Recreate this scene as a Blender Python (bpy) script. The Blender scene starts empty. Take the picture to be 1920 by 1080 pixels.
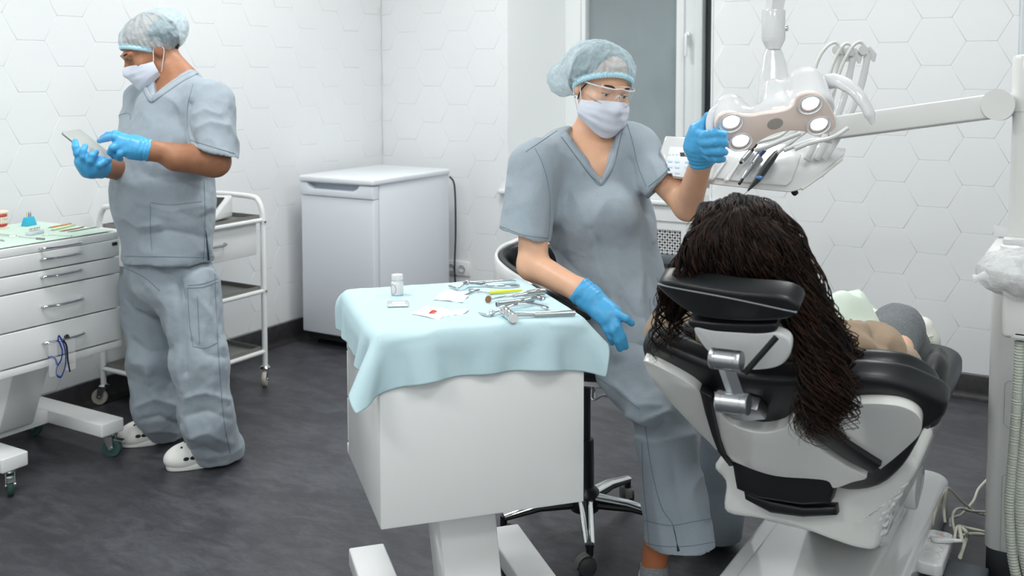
import bpy, bmesh, math, random
import numpy as np
from mathutils import Vector, Matrix
random.seed(7); rng = np.random.default_rng(7)
scn = bpy.context.scene
COL = scn.collection

# ------------------------------------------------------------------ camera
CAM = np.array([3.80048, -4.82730, 1.44148])
FW = np.array([-0.51295537, 0.85620844, -0.06151336])
RT = np.array([0.85788094, 0.51384619, -0.00154752])
UP = np.array([-0.03028341, 0.05356495, 0.99810506])
FPX, PX, PY = 1901.57, 960.0, 252.5
cam_data = bpy.data.cameras.new('camera')
cam = bpy.data.objects.new('camera', cam_data); COL.objects.link(cam)
M = Matrix.Identity(4)
for r in range(3):
    M[r][0], M[r][1], M[r][2], M[r][3] = RT[r], UP[r], -FW[r], CAM[r]
cam.matrix_world = M
cam_data.sensor_width = 36.0
cam_data.lens = 36.0 * FPX / 1920.0
cam_data.shift_y = -(540.0 - PY) / 1920.0
cam_data.clip_start = 0.05
cam_data.dof.use_dof = True
cam_data.dof.focus_distance = 2.85
cam_data.dof.aperture_fstop = 4.0
scn.camera = cam

# ------------------------------------------------------------------ exposure, world, lamps
scn.view_settings.view_transform = 'Standard'
scn.view_settings.look = 'None'
scn.view_settings.gamma = 1.0
scn.view_settings.exposure = 0.09
scn.view_settings.use_curve_mapping = False
world = bpy.data.worlds.new('world'); scn.world = world
world.use_nodes = True
world.node_tree.nodes['Background'].inputs[0].default_value = (0.9, 0.95, 1.0, 1)
world.node_tree.nodes['Background'].inputs[1].default_value = 0.2

def area(name, loc, size, power, color=(1, 1, 1), rot=(0, 0, 0), size_y=None):
    l = bpy.data.lights.new(name, 'AREA'); l.energy = power; l.color = color
    l.shape = 'RECTANGLE'; l.size = size; l.size_y = size_y or size
    o = bpy.data.objects.new(name, l); o.location = loc; o.rotation_euler = rot; COL.objects.link(o); return o
PANELS = [(1.25, -1.3), (3.15, -1.35), (1.3, -3.1), (3.9, -3.6), (2.0, -5.2), (4.4, -5.3)]
WATTS = [23, 17, 23, 14, 24, 24]
for i, (x, y) in enumerate(PANELS):
    area('ceiling_panel_light', (x, y, 2.765), 0.62, WATTS[i], (1.0, 0.995, 0.985), size_y=0.62)

# ------------------------------------------------------------------ pixel/real-space helpers (real depth always given)
def ray(u, v):
    return FW * FPX + RT * (u - PX) + UP * (PY - v)
def at(u, v, d):
    return CAM + ray(u, v) / FPX * d
def on_z(u, v, z):
    r = ray(u, v); return CAM + r * ((z - CAM[2]) / r[2])
def on_y(u, v, y):
    r = ray(u, v); return CAM + r * ((y - CAM[1]) / r[1])
def on_x(u, v, x):
    r = ray(u, v); return CAM + r * ((x - CAM[0]) / r[0])
def on_plane(u, v, P0, n):
    r = ray(u, v); n = np.array(n, float); return CAM + r * (np.dot(np.array(P0) - CAM, n) / np.dot(r, n))
def nrm(a):
    a = np.array(a, float); return a / (np.linalg.norm(a) + 1e-12)
V3 = lambda *a: np.array(a, float)

# ------------------------------------------------------------------ materials
def lin(c):
    if isinstance(c, str):
        c = c.lstrip('#'); c = [int(c[i:i + 2], 16) / 255 for i in (0, 2, 4)]
    return tuple(((x / 12.92) if x <= .04045 else ((x + .055) / 1.055) ** 2.4) for x in c)
MATS = {}
def mat(name, col, rough=0.5, metal=0.0, coat=0.0, noise=None, bump=None, sheen=0.0, sss=0.0, alpha=1.0, emit=None, spec=None, trans=0.0, ior=1.45, stretch=None, wave=None):
    if name in MATS: return MATS[name]
    m = bpy.data.materials.new(name); m.use_nodes = True
    nt = m.node_tree; b = nt.nodes['Principled BSDF']; c = (*lin(col), 1)
    b.inputs['Base Color'].default_value = c
    b.inputs['Roughness'].default_value = rough
    b.inputs['Metallic'].default_value = metal
    b.inputs['Coat Weight'].default_value = coat
    b.inputs['Coat Roughness'].default_value = 0.08
    b.inputs['Sheen Weight'].default_value = sheen
    b.inputs['IOR'].default_value = ior
    if spec is not None: b.inputs['Specular IOR Level'].default_value = spec
    if sss:
        b.inputs['Subsurface Weight'].default_value = sss
        b.inputs['Subsurface Radius'].default_value = (0.012, 0.005, 0.003)
        b.inputs['Subsurface Scale'].default_value = 1.0
    b.inputs['Alpha'].default_value = alpha
    b.inputs['Transmission Weight'].default_value = trans
    if emit:
        b.inputs['Emission Color'].default_value = (*lin(emit[0]), 1)
        b.inputs['Emission Strength'].default_value = emit[1]
    tc = nt.nodes.new('ShaderNodeTexCoord')
    src = tc.outputs['Object']
    if stretch:
        mp = nt.nodes.new('ShaderNodeMapping'); mp.inputs['Scale'].default_value = stretch
        nt.links.new(src, mp.inputs['Vector']); src = mp.outputs['Vector']
    if noise:
        n = nt.nodes.new('ShaderNodeTexNoise'); n.inputs['Scale'].default_value = noise[0]; n.inputs['Detail'].default_value = 6
        nt.links.new(src, n.inputs['Vector'])
        r = nt.nodes.new('ShaderNodeValToRGB')
        r.color_ramp.elements[0].position = 0.35; r.color_ramp.elements[1].position = 0.65
        k = noise[1]
        c2 = (*lin(noise[2]), 1) if len(noise) > 2 else tuple(min(1, x * (1 + k)) for x in c[:3]) + (1,)
        r.color_ramp.elements[0].color = tuple(x * (1 - k) for x in c[:3]) + (1,)
        r.color_ramp.elements[1].color = c2
        nt.links.new(n.outputs['Fac'], r.inputs['Fac']); nt.links.new(r.outputs['Color'], b.inputs['Base Color'])
    h = None
    if bump:
        n = nt.nodes.new('ShaderNodeTexNoise'); n.inputs['Scale'].default_value = bump[0]; n.inputs['Detail'].default_value = 5
        nt.links.new(src, n.inputs['Vector'])
        bn = nt.nodes.new('ShaderNodeBump'); bn.inputs['Strength'].default_value = bump[1]; bn.inputs['Distance'].default_value = bump[2]
        nt.links.new(n.outputs['Fac'], bn.inputs['Height']); nt.links.new(bn.outputs['Normal'], b.inputs['Normal']); h = bn
    if wave:   # fine ribs: (scale, strength, distance, direction)
        w = nt.nodes.new('ShaderNodeTexWave'); w.inputs['Scale'].default_value = wave[0]; w.bands_direction = wave[3]
        w.inputs['Distortion'].default_value = wave[4] if len(wave) > 4 else 0
        nt.links.new(src, w.inputs['Vector'])
        bn = nt.nodes.new('ShaderNodeBump'); bn.inputs['Strength'].default_value = wave[1]; bn.inputs['Distance'].default_value = wave[2]
        nt.links.new(w.outputs['Fac'], bn.inputs['Height'])
        if h: nt.links.new(h.outputs['Normal'], bn.inputs['Normal'])
        nt.links.new(bn.outputs['Normal'], b.inputs['Normal'])
    MATS[name] = m; return m

def ridged(m, scale, strength, dist, stretch=(1, 1, .6)):
    nt = m.node_tree; b = nt.nodes['Principled BSDF']; old = b.inputs['Normal'].links[0].from_socket
    tc = nt.nodes.new('ShaderNodeTexCoord'); mp = nt.nodes.new('ShaderNodeMapping'); mp.inputs['Scale'].default_value = stretch; mp.inputs['Rotation'].default_value = (.5, .3, .4)
    n = nt.nodes.new('ShaderNodeTexNoise'); n.noise_type = 'RIDGED_MULTIFRACTAL'; n.inputs['Scale'].default_value = scale; n.inputs['Detail'].default_value = 1.5; n.inputs['Distortion'].default_value = .8
    bn = nt.nodes.new('ShaderNodeBump'); bn.inputs['Strength'].default_value = strength; bn.inputs['Distance'].default_value = dist
    nt.links.new(tc.outputs['Object'], mp.inputs['Vector']); nt.links.new(mp.outputs['Vector'], n.inputs['Vector']); nt.links.new(n.outputs['Fac'], bn.inputs['Height'])
    nt.links.new(old, bn.inputs['Normal']); nt.links.new(bn.outputs['Normal'], b.inputs['Normal'])
def floor_material():
    m = bpy.data.materials.new('grey_vinyl_floor'); m.use_nodes = True; nt = m.node_tree; b = nt.nodes['Principled BSDF']
    tc = nt.nodes.new('ShaderNodeTexCoord')
    mp = nt.nodes.new('ShaderNodeMapping'); mp.inputs['Rotation'].default_value = (0, 0, 0.5); mp.inputs['Scale'].default_value = (1.0, 2.2, 1)
    nt.links.new(tc.outputs['Object'], mp.inputs['Vector'])
    n1 = nt.nodes.new('ShaderNodeTexNoise'); n1.inputs['Scale'].default_value = 9; n1.inputs['Detail'].default_value = 10; n1.inputs['Roughness'].default_value = 0.72; n1.inputs['Distortion'].default_value = 0.4
    nt.links.new(mp.outputs['Vector'], n1.inputs['Vector'])
    n2 = nt.nodes.new('ShaderNodeTexNoise'); n2.inputs['Scale'].default_value = 2.2; n2.inputs['Detail'].default_value = 4
    nt.links.new(mp.outputs['Vector'], n2.inputs['Vector'])
    n3 = nt.nodes.new('ShaderNodeTexNoise'); n3.inputs['Scale'].default_value = 60; n3.inputs['Detail'].default_value = 4
    nt.links.new(mp.outputs['Vector'], n3.inputs['Vector'])
    r = nt.nodes.new('ShaderNodeValToRGB'); e = r.color_ramp.elements
    e[0].position = 0.30; e[0].color = (*lin('#29292d'), 1)
    e[1].position = 0.72; e[1].color = (*lin('#595a5e'), 1)
    x = r.color_ramp.elements.new(0.5); x.color = (*lin('#3b3b40'), 1)
    mx = nt.nodes.new('ShaderNodeMath'); mx.operation = 'MULTIPLY_ADD'; mx.inputs[1].default_value = 0.35; nt.links.new(n2.outputs['Fac'], mx.inputs[0])
    ms = nt.nodes.new('ShaderNodeMath'); ms.operation = 'MULTIPLY'; ms.inputs[1].default_value = 0.62; nt.links.new(n1.outputs['Fac'], ms.inputs[0])
    nt.links.new(ms.outputs[0], mx.inputs[2])
    ma = nt.nodes.new('ShaderNodeMath'); ma.operation = 'MULTIPLY_ADD'; ma.inputs[1].default_value = 0.10; nt.links.new(n3.outputs['Fac'], ma.inputs[0]); nt.links.new(mx.outputs[0], ma.inputs[2])
    nt.links.new(ma.outputs[0], r.inputs['Fac']); nt.links.new(r.outputs['Color'], b.inputs['Base Color'])
    b.inputs['Roughness'].default_value = 0.42
    bn = nt.nodes.new('ShaderNodeBump'); bn.inputs['Strength'].default_value = 0.25; bn.inputs['Distance'].default_value = 0.002
    nt.links.new(n3.outputs['Fac'], bn.inputs['Height']); nt.links.new(bn.outputs['Normal'], b.inputs['Normal'])
    return m

WHITE = mat('white_enamel', '#e9ebea', 0.28, coat=0.4)
WHITE_G = mat('glossy_white_plastic', '#d9dada', 0.14, coat=0.6)
WHITE_M = mat('matt_white_plastic', '#e3e5e6', 0.5)
TILE = mat('white_ceramic_tile', '#e8eaeb', 0.28, bump=(6, 0.08, 0.004))
GROUT = mat('tile_grout', '#e9ecec', 0.8)
PLASTER = mat('white_plaster', '#e8ebeb', 0.75, bump=(120, 0.06, 0.001))
DARKBASE = mat('dark_baseboard_vinyl', '#2c2a2c', 0.5, noise=(30, 0.25))
CHROME = mat('polished_chrome', '#d8dadb', 0.08, 1.0)
STEEL = mat('brushed_steel', '#bfc0bf', 0.26, 1.0)
SATIN = mat('satin_aluminium', '#b4b7ba', 0.32, 1.0)
BLACK = mat('black_upholstery', '#17191b', 0.36, bump=(90, 0.06, 0.001))
BLACKP = mat('black_plastic', '#101113', 0.4)
DARKGREY = mat('dark_grey_plastic', '#2b2e31', 0.42)
GREY = mat('mid_grey_plastic', '#8b8f92', 0.5)
RUBBER = mat('grey_rubber', '#6f716f', 0.6)
TEALRUB = mat('dark_teal_rubber', '#33514d', 0.5)
SCRUB = mat('blue_grey_scrub_cotton', '#98a3ac', 0.85, sheen=0.12, bump=(26, 0.30, 0.010), noise=(500, 0.06))
ridged(SCRUB, 6.0, .35, .012)
SCRUBD = mat('blue_grey_seam', '#74848f', 0.85)
CAPM = mat('cap_fleece', '#c8dee6', 0.85, alpha=0.50, bump=(90, 0.9, 0.006), noise=(60, .10))
GLOVE = mat('blue_nitrile', '#4aa5d8', 0.38, bump=(140, 0.35, 0.0015), sss=0.1)
MASKM = mat('mask_fleece', '#d3d8e4', 0.75, bump=(420, 0.2, 0.0006))
SKINM = mat('tan_skin', '#a27154', 0.5, sss=0.25, noise=(35, 0.10), bump=(260, 0.12, 0.0006))
SKINW = mat('fair_skin', '#dbac8e', 0.45, sss=0.25, noise=(20, 0.05), bump=(260, 0.08, 0.0004))
HAIR = mat('dark_brown_hair', '#120b08', 0.42, spec=0.22)
HAIRB = mat('brown_hair_light', '#2e1a10', 0.42, spec=0.25)
CLOG = mat('white_rubber_clog', '#e8e8e4', 0.5)
DRAPE = mat('pale_blue_paper_drape', '#bad5dc', 0.72, bump=(70, 0.25, 0.003))
GAUZE = mat('white_gauze', '#eceeee', 0.9, bump=(300, 0.4, 0.001))
CLEAR = mat('clear_plastic', '#ffffff', 0.06, alpha=0.16, spec=0.9)
FILM = mat('clear_wrinkled_film', '#f1f4f5', 0.12, alpha=0.42, bump=(45, 0.9, 0.01), spec=0.8)
LENS = mat('goggle_lens', '#eef6fa', 0.03, alpha=0.10, spec=1.0)

# ------------------------------------------------------------------ object helpers
WORLD = {}
def tagp(o, label=None, cat=None, group=None, kind=None):
    if label: o['label'] = label
    if cat: o['category'] = cat
    if group: o['group'] = group
    if kind: o['kind'] = kind
    return o
def thing(name, label, cat, loc=(0, 0, 0), group=None):
    o = bpy.data.objects.new(name, None); o.empty_display_size = 0.05; COL.objects.link(o); o.location = loc
    WORLD[o.name] = np.array(loc, float)
    return tagp(o, label, cat, group)
def link_mesh(name, me, parent=None, m=None, smooth=None):
    o = bpy.data.objects.new(name, me); COL.objects.link(o)
    if m is not None: me.materials.append(m)
    if smooth is not None:
        me.polygons.foreach_set('use_smooth', [bool(smooth)] * len(me.polygons))
    off = WORLD.get(parent.name, np.zeros(3)) if parent is not None else np.zeros(3)
    if parent is not None:
        o.parent = parent
        if np.any(off):
            me.transform(Matrix.Translation(-Vector(off)))
    WORLD[o.name] = off
    return o
def frame(o=(0, 0, 0), x=(1, 0, 0), y=None, z=None):
    """4x4 from an origin and axes"""
    x = nrm(x)
    if z is not None:
        z = nrm(z); y = nrm(np.cross(z, x)); x = np.cross(y, z)
    elif y is not None:
        z = nrm(np.cross(x, y)); y = np.cross(z, x)
    else:
        z = V3(0, 0, 1); y = nrm(np.cross(z, x)); 
    return Matrix(((x[0], y[0], z[0], o[0]), (x[1], y[1], z[1], o[1]), (x[2], y[2], z[2], o[2]), (0, 0, 0, 1)))

class MB:
    """collects shapes and links them as ONE mesh object"""
    def __init__(self, T=None): self.bm = bmesh.new(); self.T = T
    def _emit(self, b2, T=None):
        if T is not None: bmesh.ops.transform(b2, matrix=T, verts=b2.verts)
        me = bpy.data.meshes.new('t'); b2.to_mesh(me); b2.free()
        if self.T is not None: me.transform(self.T)
        self.bm.from_mesh(me); bpy.data.meshes.remove(me)
    def box(self, c, s, rot=None, bevel=0.0, seg=2, T=None):
        b = bmesh.new(); bmesh.ops.create_cube(b, size=1)
        for v in b.verts: v.co = Vector((v.co.x * s[0], v.co.y * s[1], v.co.z * s[2]))
        if bevel: bmesh.ops.bevel(b, geom=b.edges[:], offset=min(bevel, min(s) * .48), segments=seg, profile=.5, affect='EDGES')
        R = Matrix.Translation(c)
        if rot is not None: R = R @ (rot.to_4x4() if isinstance(rot, Matrix) else Matrix.Rotation(rot, 4, 'Z'))
        self._emit(b, (T @ R) if T is not None else R); return self
    def hull(self, pts, bevel=0.0, seg=2, T=None):
        b = bmesh.new()
        for p in pts: b.verts.new(p)
        bmesh.ops.convex_hull(b, input=b.verts)
        bmesh.ops.delete(b, geom=[v for v in b.verts if not v.link_faces], context='VERTS')
        bmesh.ops.dissolve_limit(b, angle_limit=0.02, verts=b.verts, edges=b.edges)
        bmesh.ops.recalc_face_normals(b, faces=b.faces)
        if bevel: bmesh.ops.bevel(b, geom=b.edges[:], offset=bevel, segments=seg, profile=.5, affect='EDGES', clamp_overlap=True)
        self._emit(b, T); return self
    def cyl(self, a, b_, r, r2=None, n=20, caps=True):
        a, b_ = np.array(a, float), np.array(b_, float); r2 = r if r2 is None else r2
        return self.tube([a, b_], [r, r2], n, caps)
    def tube(self, pts, r, n=10, caps=True, flat=None):
        """sweep along points; r scalar or list; flat=(normal, ratio) squashes the section"""
        P = [np.array(p, float) for p in pts]; N = len(P)
        rs = [r] * N if np.isscalar(r) else list(r)
        b = bmesh.new(); rings = []; up = None
        for i in range(N):
            t = nrm(P[min(i + 1, N - 1)] - P[max(i - 1, 0)])
            if up is None:
                up = np.cross(t, (0, 0, 1) if abs(t[2]) < .9 else (1, 0, 0)); up = nrm(up)
            up = nrm(up - t * np.dot(up, t)); w = np.cross(t, up)
            if flat is not None:
                fn = np.array(flat[0], float); fn = nrm(fn - t * np.dot(fn, t)); fw = np.cross(t, fn)
                ring = [b.verts.new(P[i] + rs[i] * (math.cos(k * 2 * math.pi / n) * fw + flat[1] * math.sin(k * 2 * math.pi / n) * fn)) for k in range(n)]
            else:
                ring = [b.verts.new(P[i] + rs[i] * (math.cos(k * 2 * math.pi / n) * up + math.sin(k * 2 * math.pi / n) * w)) for k in range(n)]
            rings.append(ring)
        for i in range(N - 1):
            for k in range(n):
                b.faces.new((rings[i][k], rings[i][(k + 1) % n], rings[i + 1][(k + 1) % n], rings[i + 1][k]))
        if caps: b.faces.new(rings[0][::-1]); b.faces.new(rings[-1])
        bmesh.ops.recalc_face_normals(b, faces=b.faces)
        self._emit(b); return self
    def lathe(self, prof, T=None, n=28):
        b = bmesh.new(); rings = []
        for (r, z) in prof:
            rings.append([b.verts.new((r * math.cos(k * 2 * math.pi / n), r * math.sin(k * 2 * math.pi / n), z)) for k in range(n)] if r > 1e-6 else [b.verts.new((0, 0, z))])
        for i in range(len(rings) - 1):
            A, B = rings[i], rings[i + 1]
            for k in range(n):
                if len(A) == 1 and len(B) == 1: continue
                if len(A) == 1: b.faces.new((A[0], B[k], B[(k + 1) % n]))
                elif len(B) == 1: b.faces.new((A[k], A[(k + 1) % n], B[0]))
                else: b.faces.new((A[k], A[(k + 1) % n], B[(k + 1) % n], B[k]))
        bmesh.ops.recalc_face_normals(b, faces=b.faces)
        self._emit(b, T); return self
    def prism(self, outline, T, th, bevel=0.0, seg=2, curve=None):
        """outline in local xy, extruded along +z by th; curve(x,y)->dz bends it"""
        b = bmesh.new(); vs = [b.verts.new((p[0], p[1], 0)) for p in outline]
        f = b.faces.new(vs); b.normal_update()
        if f.normal.z < 0: f.normal_flip()
        ex = bmesh.ops.extrude_face_region(b, geom=[f])
        up = [v for v in ex['geom'] if isinstance(v, bmesh.types.BMVert)]
        for v in up: v.co.z += th
        bmesh.ops.recalc_face_normals(b, faces=b.faces)
        if bevel:
            ed = [e for e in b.edges if abs(e.verts[0].co.z - e.verts[1].co.z) < 1e-6]
            bmesh.ops.bevel(b, geom=ed, offset=bevel, segments=seg, profile=.5, affect='EDGES', clamp_overlap=True)
        if curve:
            bmesh.ops.triangulate(b, faces=[f for f in b.faces if len(f.verts) > 4])
            for _ in range(2): bmesh.ops.subdivide_edges(b, edges=[e for e in b.edges if e.calc_length() > .04], cuts=1, use_grid_fill=True)
            for v in b.verts: v.co.z += curve(v.co.x, v.co.y)
        self._emit(b, T); return self
    def ell(self, c, r, T=None, n=16):
        b = bmesh.new(); bmesh.ops.create_uvsphere(b, u_segments=n, v_segments=max(6, n // 2 + 2), radius=1)
        for v in b.verts: v.co = Vector((v.co.x * r[0] + c[0], v.co.y * r[1] + c[1], v.co.z * r[2] + c[2]))
        self._emit(b, T); return self
    def build(self, name, m, parent=None, smooth=True, angle=40):
        me = bpy.data.meshes.new(name); self.bm.to_mesh(me); self.bm.free()
        o = link_mesh(name, me, parent, m)
        if smooth: me.polygons.foreach_set('use_smooth', [True] * len(me.polygons)); shade_auto(me, angle)
        return o
def shade_auto(me, angle=40):
    bm = bmesh.new(); bm.from_mesh(me); a = math.radians(angle)
    for e in bm.edges:
        if len(e.link_faces) == 2 and e.calc_face_angle(0) > a: e.smooth = False
    bm.to_mesh(me); bm.free()
def arr_mesh(name, V, F, m, parent=None, smooth=True):
    me = bpy.data.meshes.new(name)
    V = np.asarray(V, np.float32); F = np.asarray(F, np.int32); k = F.shape[1]
    me.vertices.add(len(V)); me.vertices.foreach_set('co', V.ravel())
    me.loops.add(F.size); me.loops.foreach_set('vertex_index', F.ravel())
    me.polygons.add(len(F)); me.polygons.foreach_set('loop_start', np.arange(0, F.size, k, dtype=np.int32))
    me.polygons.foreach_set('loop_total', np.full(len(F), k, np.int32))
    me.update(calc_edges=True); me.validate()
    return link_mesh(name, me, parent, m, smooth)
def spline(pts, n):
    """Catmull-Rom through the points, n samples"""
    P = np.array(pts, float); P = np.vstack([2 * P[0] - P[1], P, 2 * P[-1] - P[-2]]); S = len(P) - 3
    out = []
    for t in np.linspace(0, S - 1e-6, n):
        i = int(t); f = t - i; p0, p1, p2, p3 = P[i:i + 4]
        out.append(.5 * ((2 * p1) + (-p0 + p2) * f + (2 * p0 - 5 * p1 + 4 * p2 - p3) * f * f + (-p0 + 3 * p1 - 3 * p2 + p3) * f ** 3))
    return np.array(out)
def grid_faces(nu, nv, closed_u=False):
    i = np.arange(nv - 1)[:, None]; j = np.arange(nu if closed_u else nu - 1)[None, :]
    a = i * nu + j; b = i * nu + (j + 1) % nu; return np.stack([a, b, b + nu, a + nu], -1).reshape(-1, 4)

# ------------------------------------------------------------------ noise
def _h(i, j, k, s):
    n = (i * 374761393 + j * 668265263 + k * 2147483647 + s * 1274126177) & 0xffffffff
    n = ((n ^ (n >> 13)) * 1274126177) & 0xffffffff
    return ((n ^ (n >> 16)) & 0xffff) / 32768.0 - 1.0
def pn(P, s=0):
    P = np.asarray(P, float); I = np.floor(P).astype(np.int64); f = P - I; w = f * f * (3 - 2 * f); r = 0
    for a in (0, 1):
        for b in (0, 1):
            for c in (0, 1):
                wt = (w[..., 0] if a else 1 - w[..., 0]) * (w[..., 1] if b else 1 - w[..., 1]) * (w[..., 2] if c else 1 - w[..., 2])
                r = r + wt * _h(I[..., 0] + a, I[..., 1] + b, I[..., 2] + c, s)
    return r

# ------------------------------------------------------------------ signed-distance modelling
class SDF:
    def __init__(self, lo, hi, h):
        self.lo = np.array(lo, float); self.h = h
        self.n = np.ceil((np.array(hi) - self.lo) / h).astype(int) + 1
        self.D = np.full(self.n, 0.5, np.float32)
    def _reg(self, lo, hi, m):
        a = np.clip(np.floor((np.array(lo) - m - self.lo) / self.h).astype(int), 0, self.n)
        b = np.clip(np.ceil((np.array(hi) + m - self.lo) / self.h).astype(int) + 1, 0, self.n)
        if np.any(b - a < 1): return None
        ax = [self.lo[k] + self.h * np.arange(a[k], b[k]) for k in range(3)]
        G = np.stack(np.meshgrid(*ax, indexing='ij'), -1).astype(np.float32)
        return (slice(a[0], b[0]), slice(a[1], b[1]), slice(a[2], b[2])), G
    def _put(self, sl, d, k, op):
        A = self.D[sl]
        if op == 'add':
            if k > 0:
                t = np.clip(.5 + .5 * (A - d) / k, 0, 1); self.D[sl] = A + (d - A) * t - k * t * (1 - t)
            else: self.D[sl] = np.minimum(A, d)
        else:
            if k > 0:
                t = np.clip(.5 - .5 * (A + d) / k, 0, 1); self.D[sl] = A + (-d - A) * t + k * t * (1 - t)
            else: self.D[sl] = np.maximum(A, -d)
    def rc(self, a, b, ra, rb, k=.02, op='add', flat=None, cut=None, infl=0.0):
        """tapered capsule; flat=(axis, f) stretches it by f along the axis; cut=[(point, normal)] keeps the side behind the normal"""
        a = np.array(a, float); b = np.array(b, float); ra += infl; rb += infl
        R = max(ra, rb) * (max(1, flat[1]) if flat else 1)
        g = self._reg(np.minimum(a, b) - R, np.maximum(a, b) + R, .03 + k)
        if g is None: return self
        sl, G = g; p = G - a
        ba = b - a; sc = 1.0
        if flat:
            n = nrm(flat[0]); q = 1 / flat[1] - 1; p = p + (p @ n)[..., None] * n * q; ba = ba + np.dot(ba, n) * n * q; sc = min(1, flat[1])
        t = np.clip((p @ ba) / (ba @ ba + 1e-12), 0, 1)
        d = np.linalg.norm(p - t[..., None] * ba, axis=-1) - (ra + (rb - ra) * t)
        if cut:
            for (c, n) in cut: d = np.maximum(d, (G - np.array(c)) @ nrm(n))
        self._put(sl, (d * sc).astype(np.float32), k, op); return self
    def chain(self, pts, rs, k=.02, **kw):
        for i in range(len(pts) - 1): self.rc(pts[i], pts[i + 1], rs[i], rs[i + 1], k, **kw)
        return self
    def ell(self, c, r, ax=None, k=.02, op='add', infl=0.0, cut=None):
        c = np.array(c, float); r = np.array(r, float) + infl
        A = np.array(ax, float) if ax is not None else np.eye(3)
        g = self._reg(c - max(r), c + max(r), .03 + k)
        if g is None: return self
        sl, G = g; p = (G - c) @ A.T
        k0 = np.linalg.norm(p / r, axis=-1); k1 = np.linalg.norm(p / (r * r), axis=-1)
        d = k0 * (k0 - 1) / (k1 + 1e-9)
        if cut:
            for (cc, n) in cut: d = np.maximum(d, (G - np.array(cc)) @ nrm(n))
        self._put(sl, d.astype(np.float32), k, op); return self
    def box(self, c, half, ax=None, k=.01, op='add', r=.01):
        c = np.array(c, float); half = np.array(half, float); A = np.array(ax, float) if ax is not None else np.eye(3)
        R = np.linalg.norm(half); g = self._reg(c - R, c + R, .03 + k)
        if g is None: return self
        sl, G = g; q = np.abs((G - c) @ A.T) - half + r
        d = np.linalg.norm(np.maximum(q, 0), axis=-1) + np.minimum(q.max(-1), 0) - r
        self._put(sl, d.astype(np.float32), k, op); return self
    def wedge(self, planes, lo, hi, k=.0, op='sub'):
        g = self._reg(lo, hi, 0)
        if g is None: return self
        sl, G = g; d = None
        for (c, n) in planes:
            e = (G - np.array(c)) @ nrm(n); d = e if d is None else np.maximum(d, e)
        self._put(sl, d.astype(np.float32), k, op); return self
    def nets(self, smooth=1):
        D = self.D; D[0] = D[-1] = .5; D[:, 0] = D[:, -1] = .5; D[:, :, 0] = D[:, :, -1] = .5
        s = D < 0
        c = np.zeros(np.array(D.shape) - 1, np.int8)
        for a in (0, 1):
            for b in (0, 1):
                for e in (0, 1):
                    c += s[a:D.shape[0] - 1 + a, b:D.shape[1] - 1 + b, e:D.shape[2] - 1 + e]
        act = (c > 0) & (c < 8); I = np.argwhere(act); M = len(I)
        idx = np.full(act.shape, -1, np.int64); idx[act] = np.arange(M)
        cv = {}
        for a in (0, 1):
            for b in (0, 1):
                for e in (0, 1): cv[a, b, e] = D[I[:, 0] + a, I[:, 1] + b, I[:, 2] + e]
        P = np.zeros((M, 3)); W = np.zeros(M)
        for p, q in [(p, q) for p in cv for q in cv if sum(abs(x - y) for x, y in zip(p, q)) == 1 and p < q]:
            A, B = cv[p], cv[q]; m = (A < 0) != (B < 0); t = np.where(m, A / np.where(m, A - B, 1), 0)
            pt = np.array(p)[None] + t[:, None] * (np.array(q) - np.array(p))[None]
            P[m] += pt[m]; W[m] += 1
        V = self.lo + self.h * (I + P / W[:, None])
        F = []
        for ax in range(3):
            o1, o2 = [(1, 2), (2, 0), (0, 1)][ax]
            s0 = [slice(None)] * 3; s1 = [slice(None)] * 3; s0[ax] = slice(0, -1); s1[ax] = slice(1, None)
            A, B = s[tuple(s0)], s[tuple(s1)]; E = np.argwhere(A != B)
            E = E[(E[:, o1] > 0) & (E[:, o2] > 0) & (E[:, o1] < D.shape[o1] - 1) & (E[:, o2] < D.shape[o2] - 1)]
            ins = A[E[:, 0], E[:, 1], E[:, 2]]
            def g(d1, d2):
                q = E.copy(); q[:, o1] -= d1; q[:, o2] -= d2; return idx[q[:, 0], q[:, 1], q[:, 2]]
            Q = np.stack([g(1, 1), g(0, 1), g(0, 0), g(1, 0)], -1)
            Q[~ins] = Q[~ins][:, ::-1]; F.append(Q)
        F = np.concatenate(F)
        for _ in range(smooth): V = relax(V, F, .5)
        return V, F
def relax(V, F, w=.5):
    S = np.zeros_like(V); C = np.zeros(len(V))
    for a, b in ((0, 1), (1, 2), (2, 3), (3, 0)):
        np.add.at(S, F[:, a], V[F[:, b]]); np.add.at(S, F[:, b], V[F[:, a]]); np.add.at(C, F[:, a], 1); np.add.at(C, F[:, b], 1)
    return V * (1 - w) + w * S / np.maximum(C, 1)[:, None]
def vnormals(V, F):
    n = np.cross(V[F[:, 2]] - V[F[:, 0]], V[F[:, 3]] - V[F[:, 1]]); N = np.zeros_like(V)
    for k in range(4): np.add.at(N, F[:, k], n)
    return N / (np.linalg.norm(N, axis=1)[:, None] + 1e-12)
def seg_dist(P, pts):
    d = np.full(len(P), 9.0)
    for a, b in zip(pts[:-1], pts[1:]):
        a = np.array(a); ba = np.array(b) - a; t = np.clip((P - a) @ ba / (ba @ ba), 0, 1); d = np.minimum(d, np.linalg.norm(P - a - t[:, None] * ba, axis=1))
    return d
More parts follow.
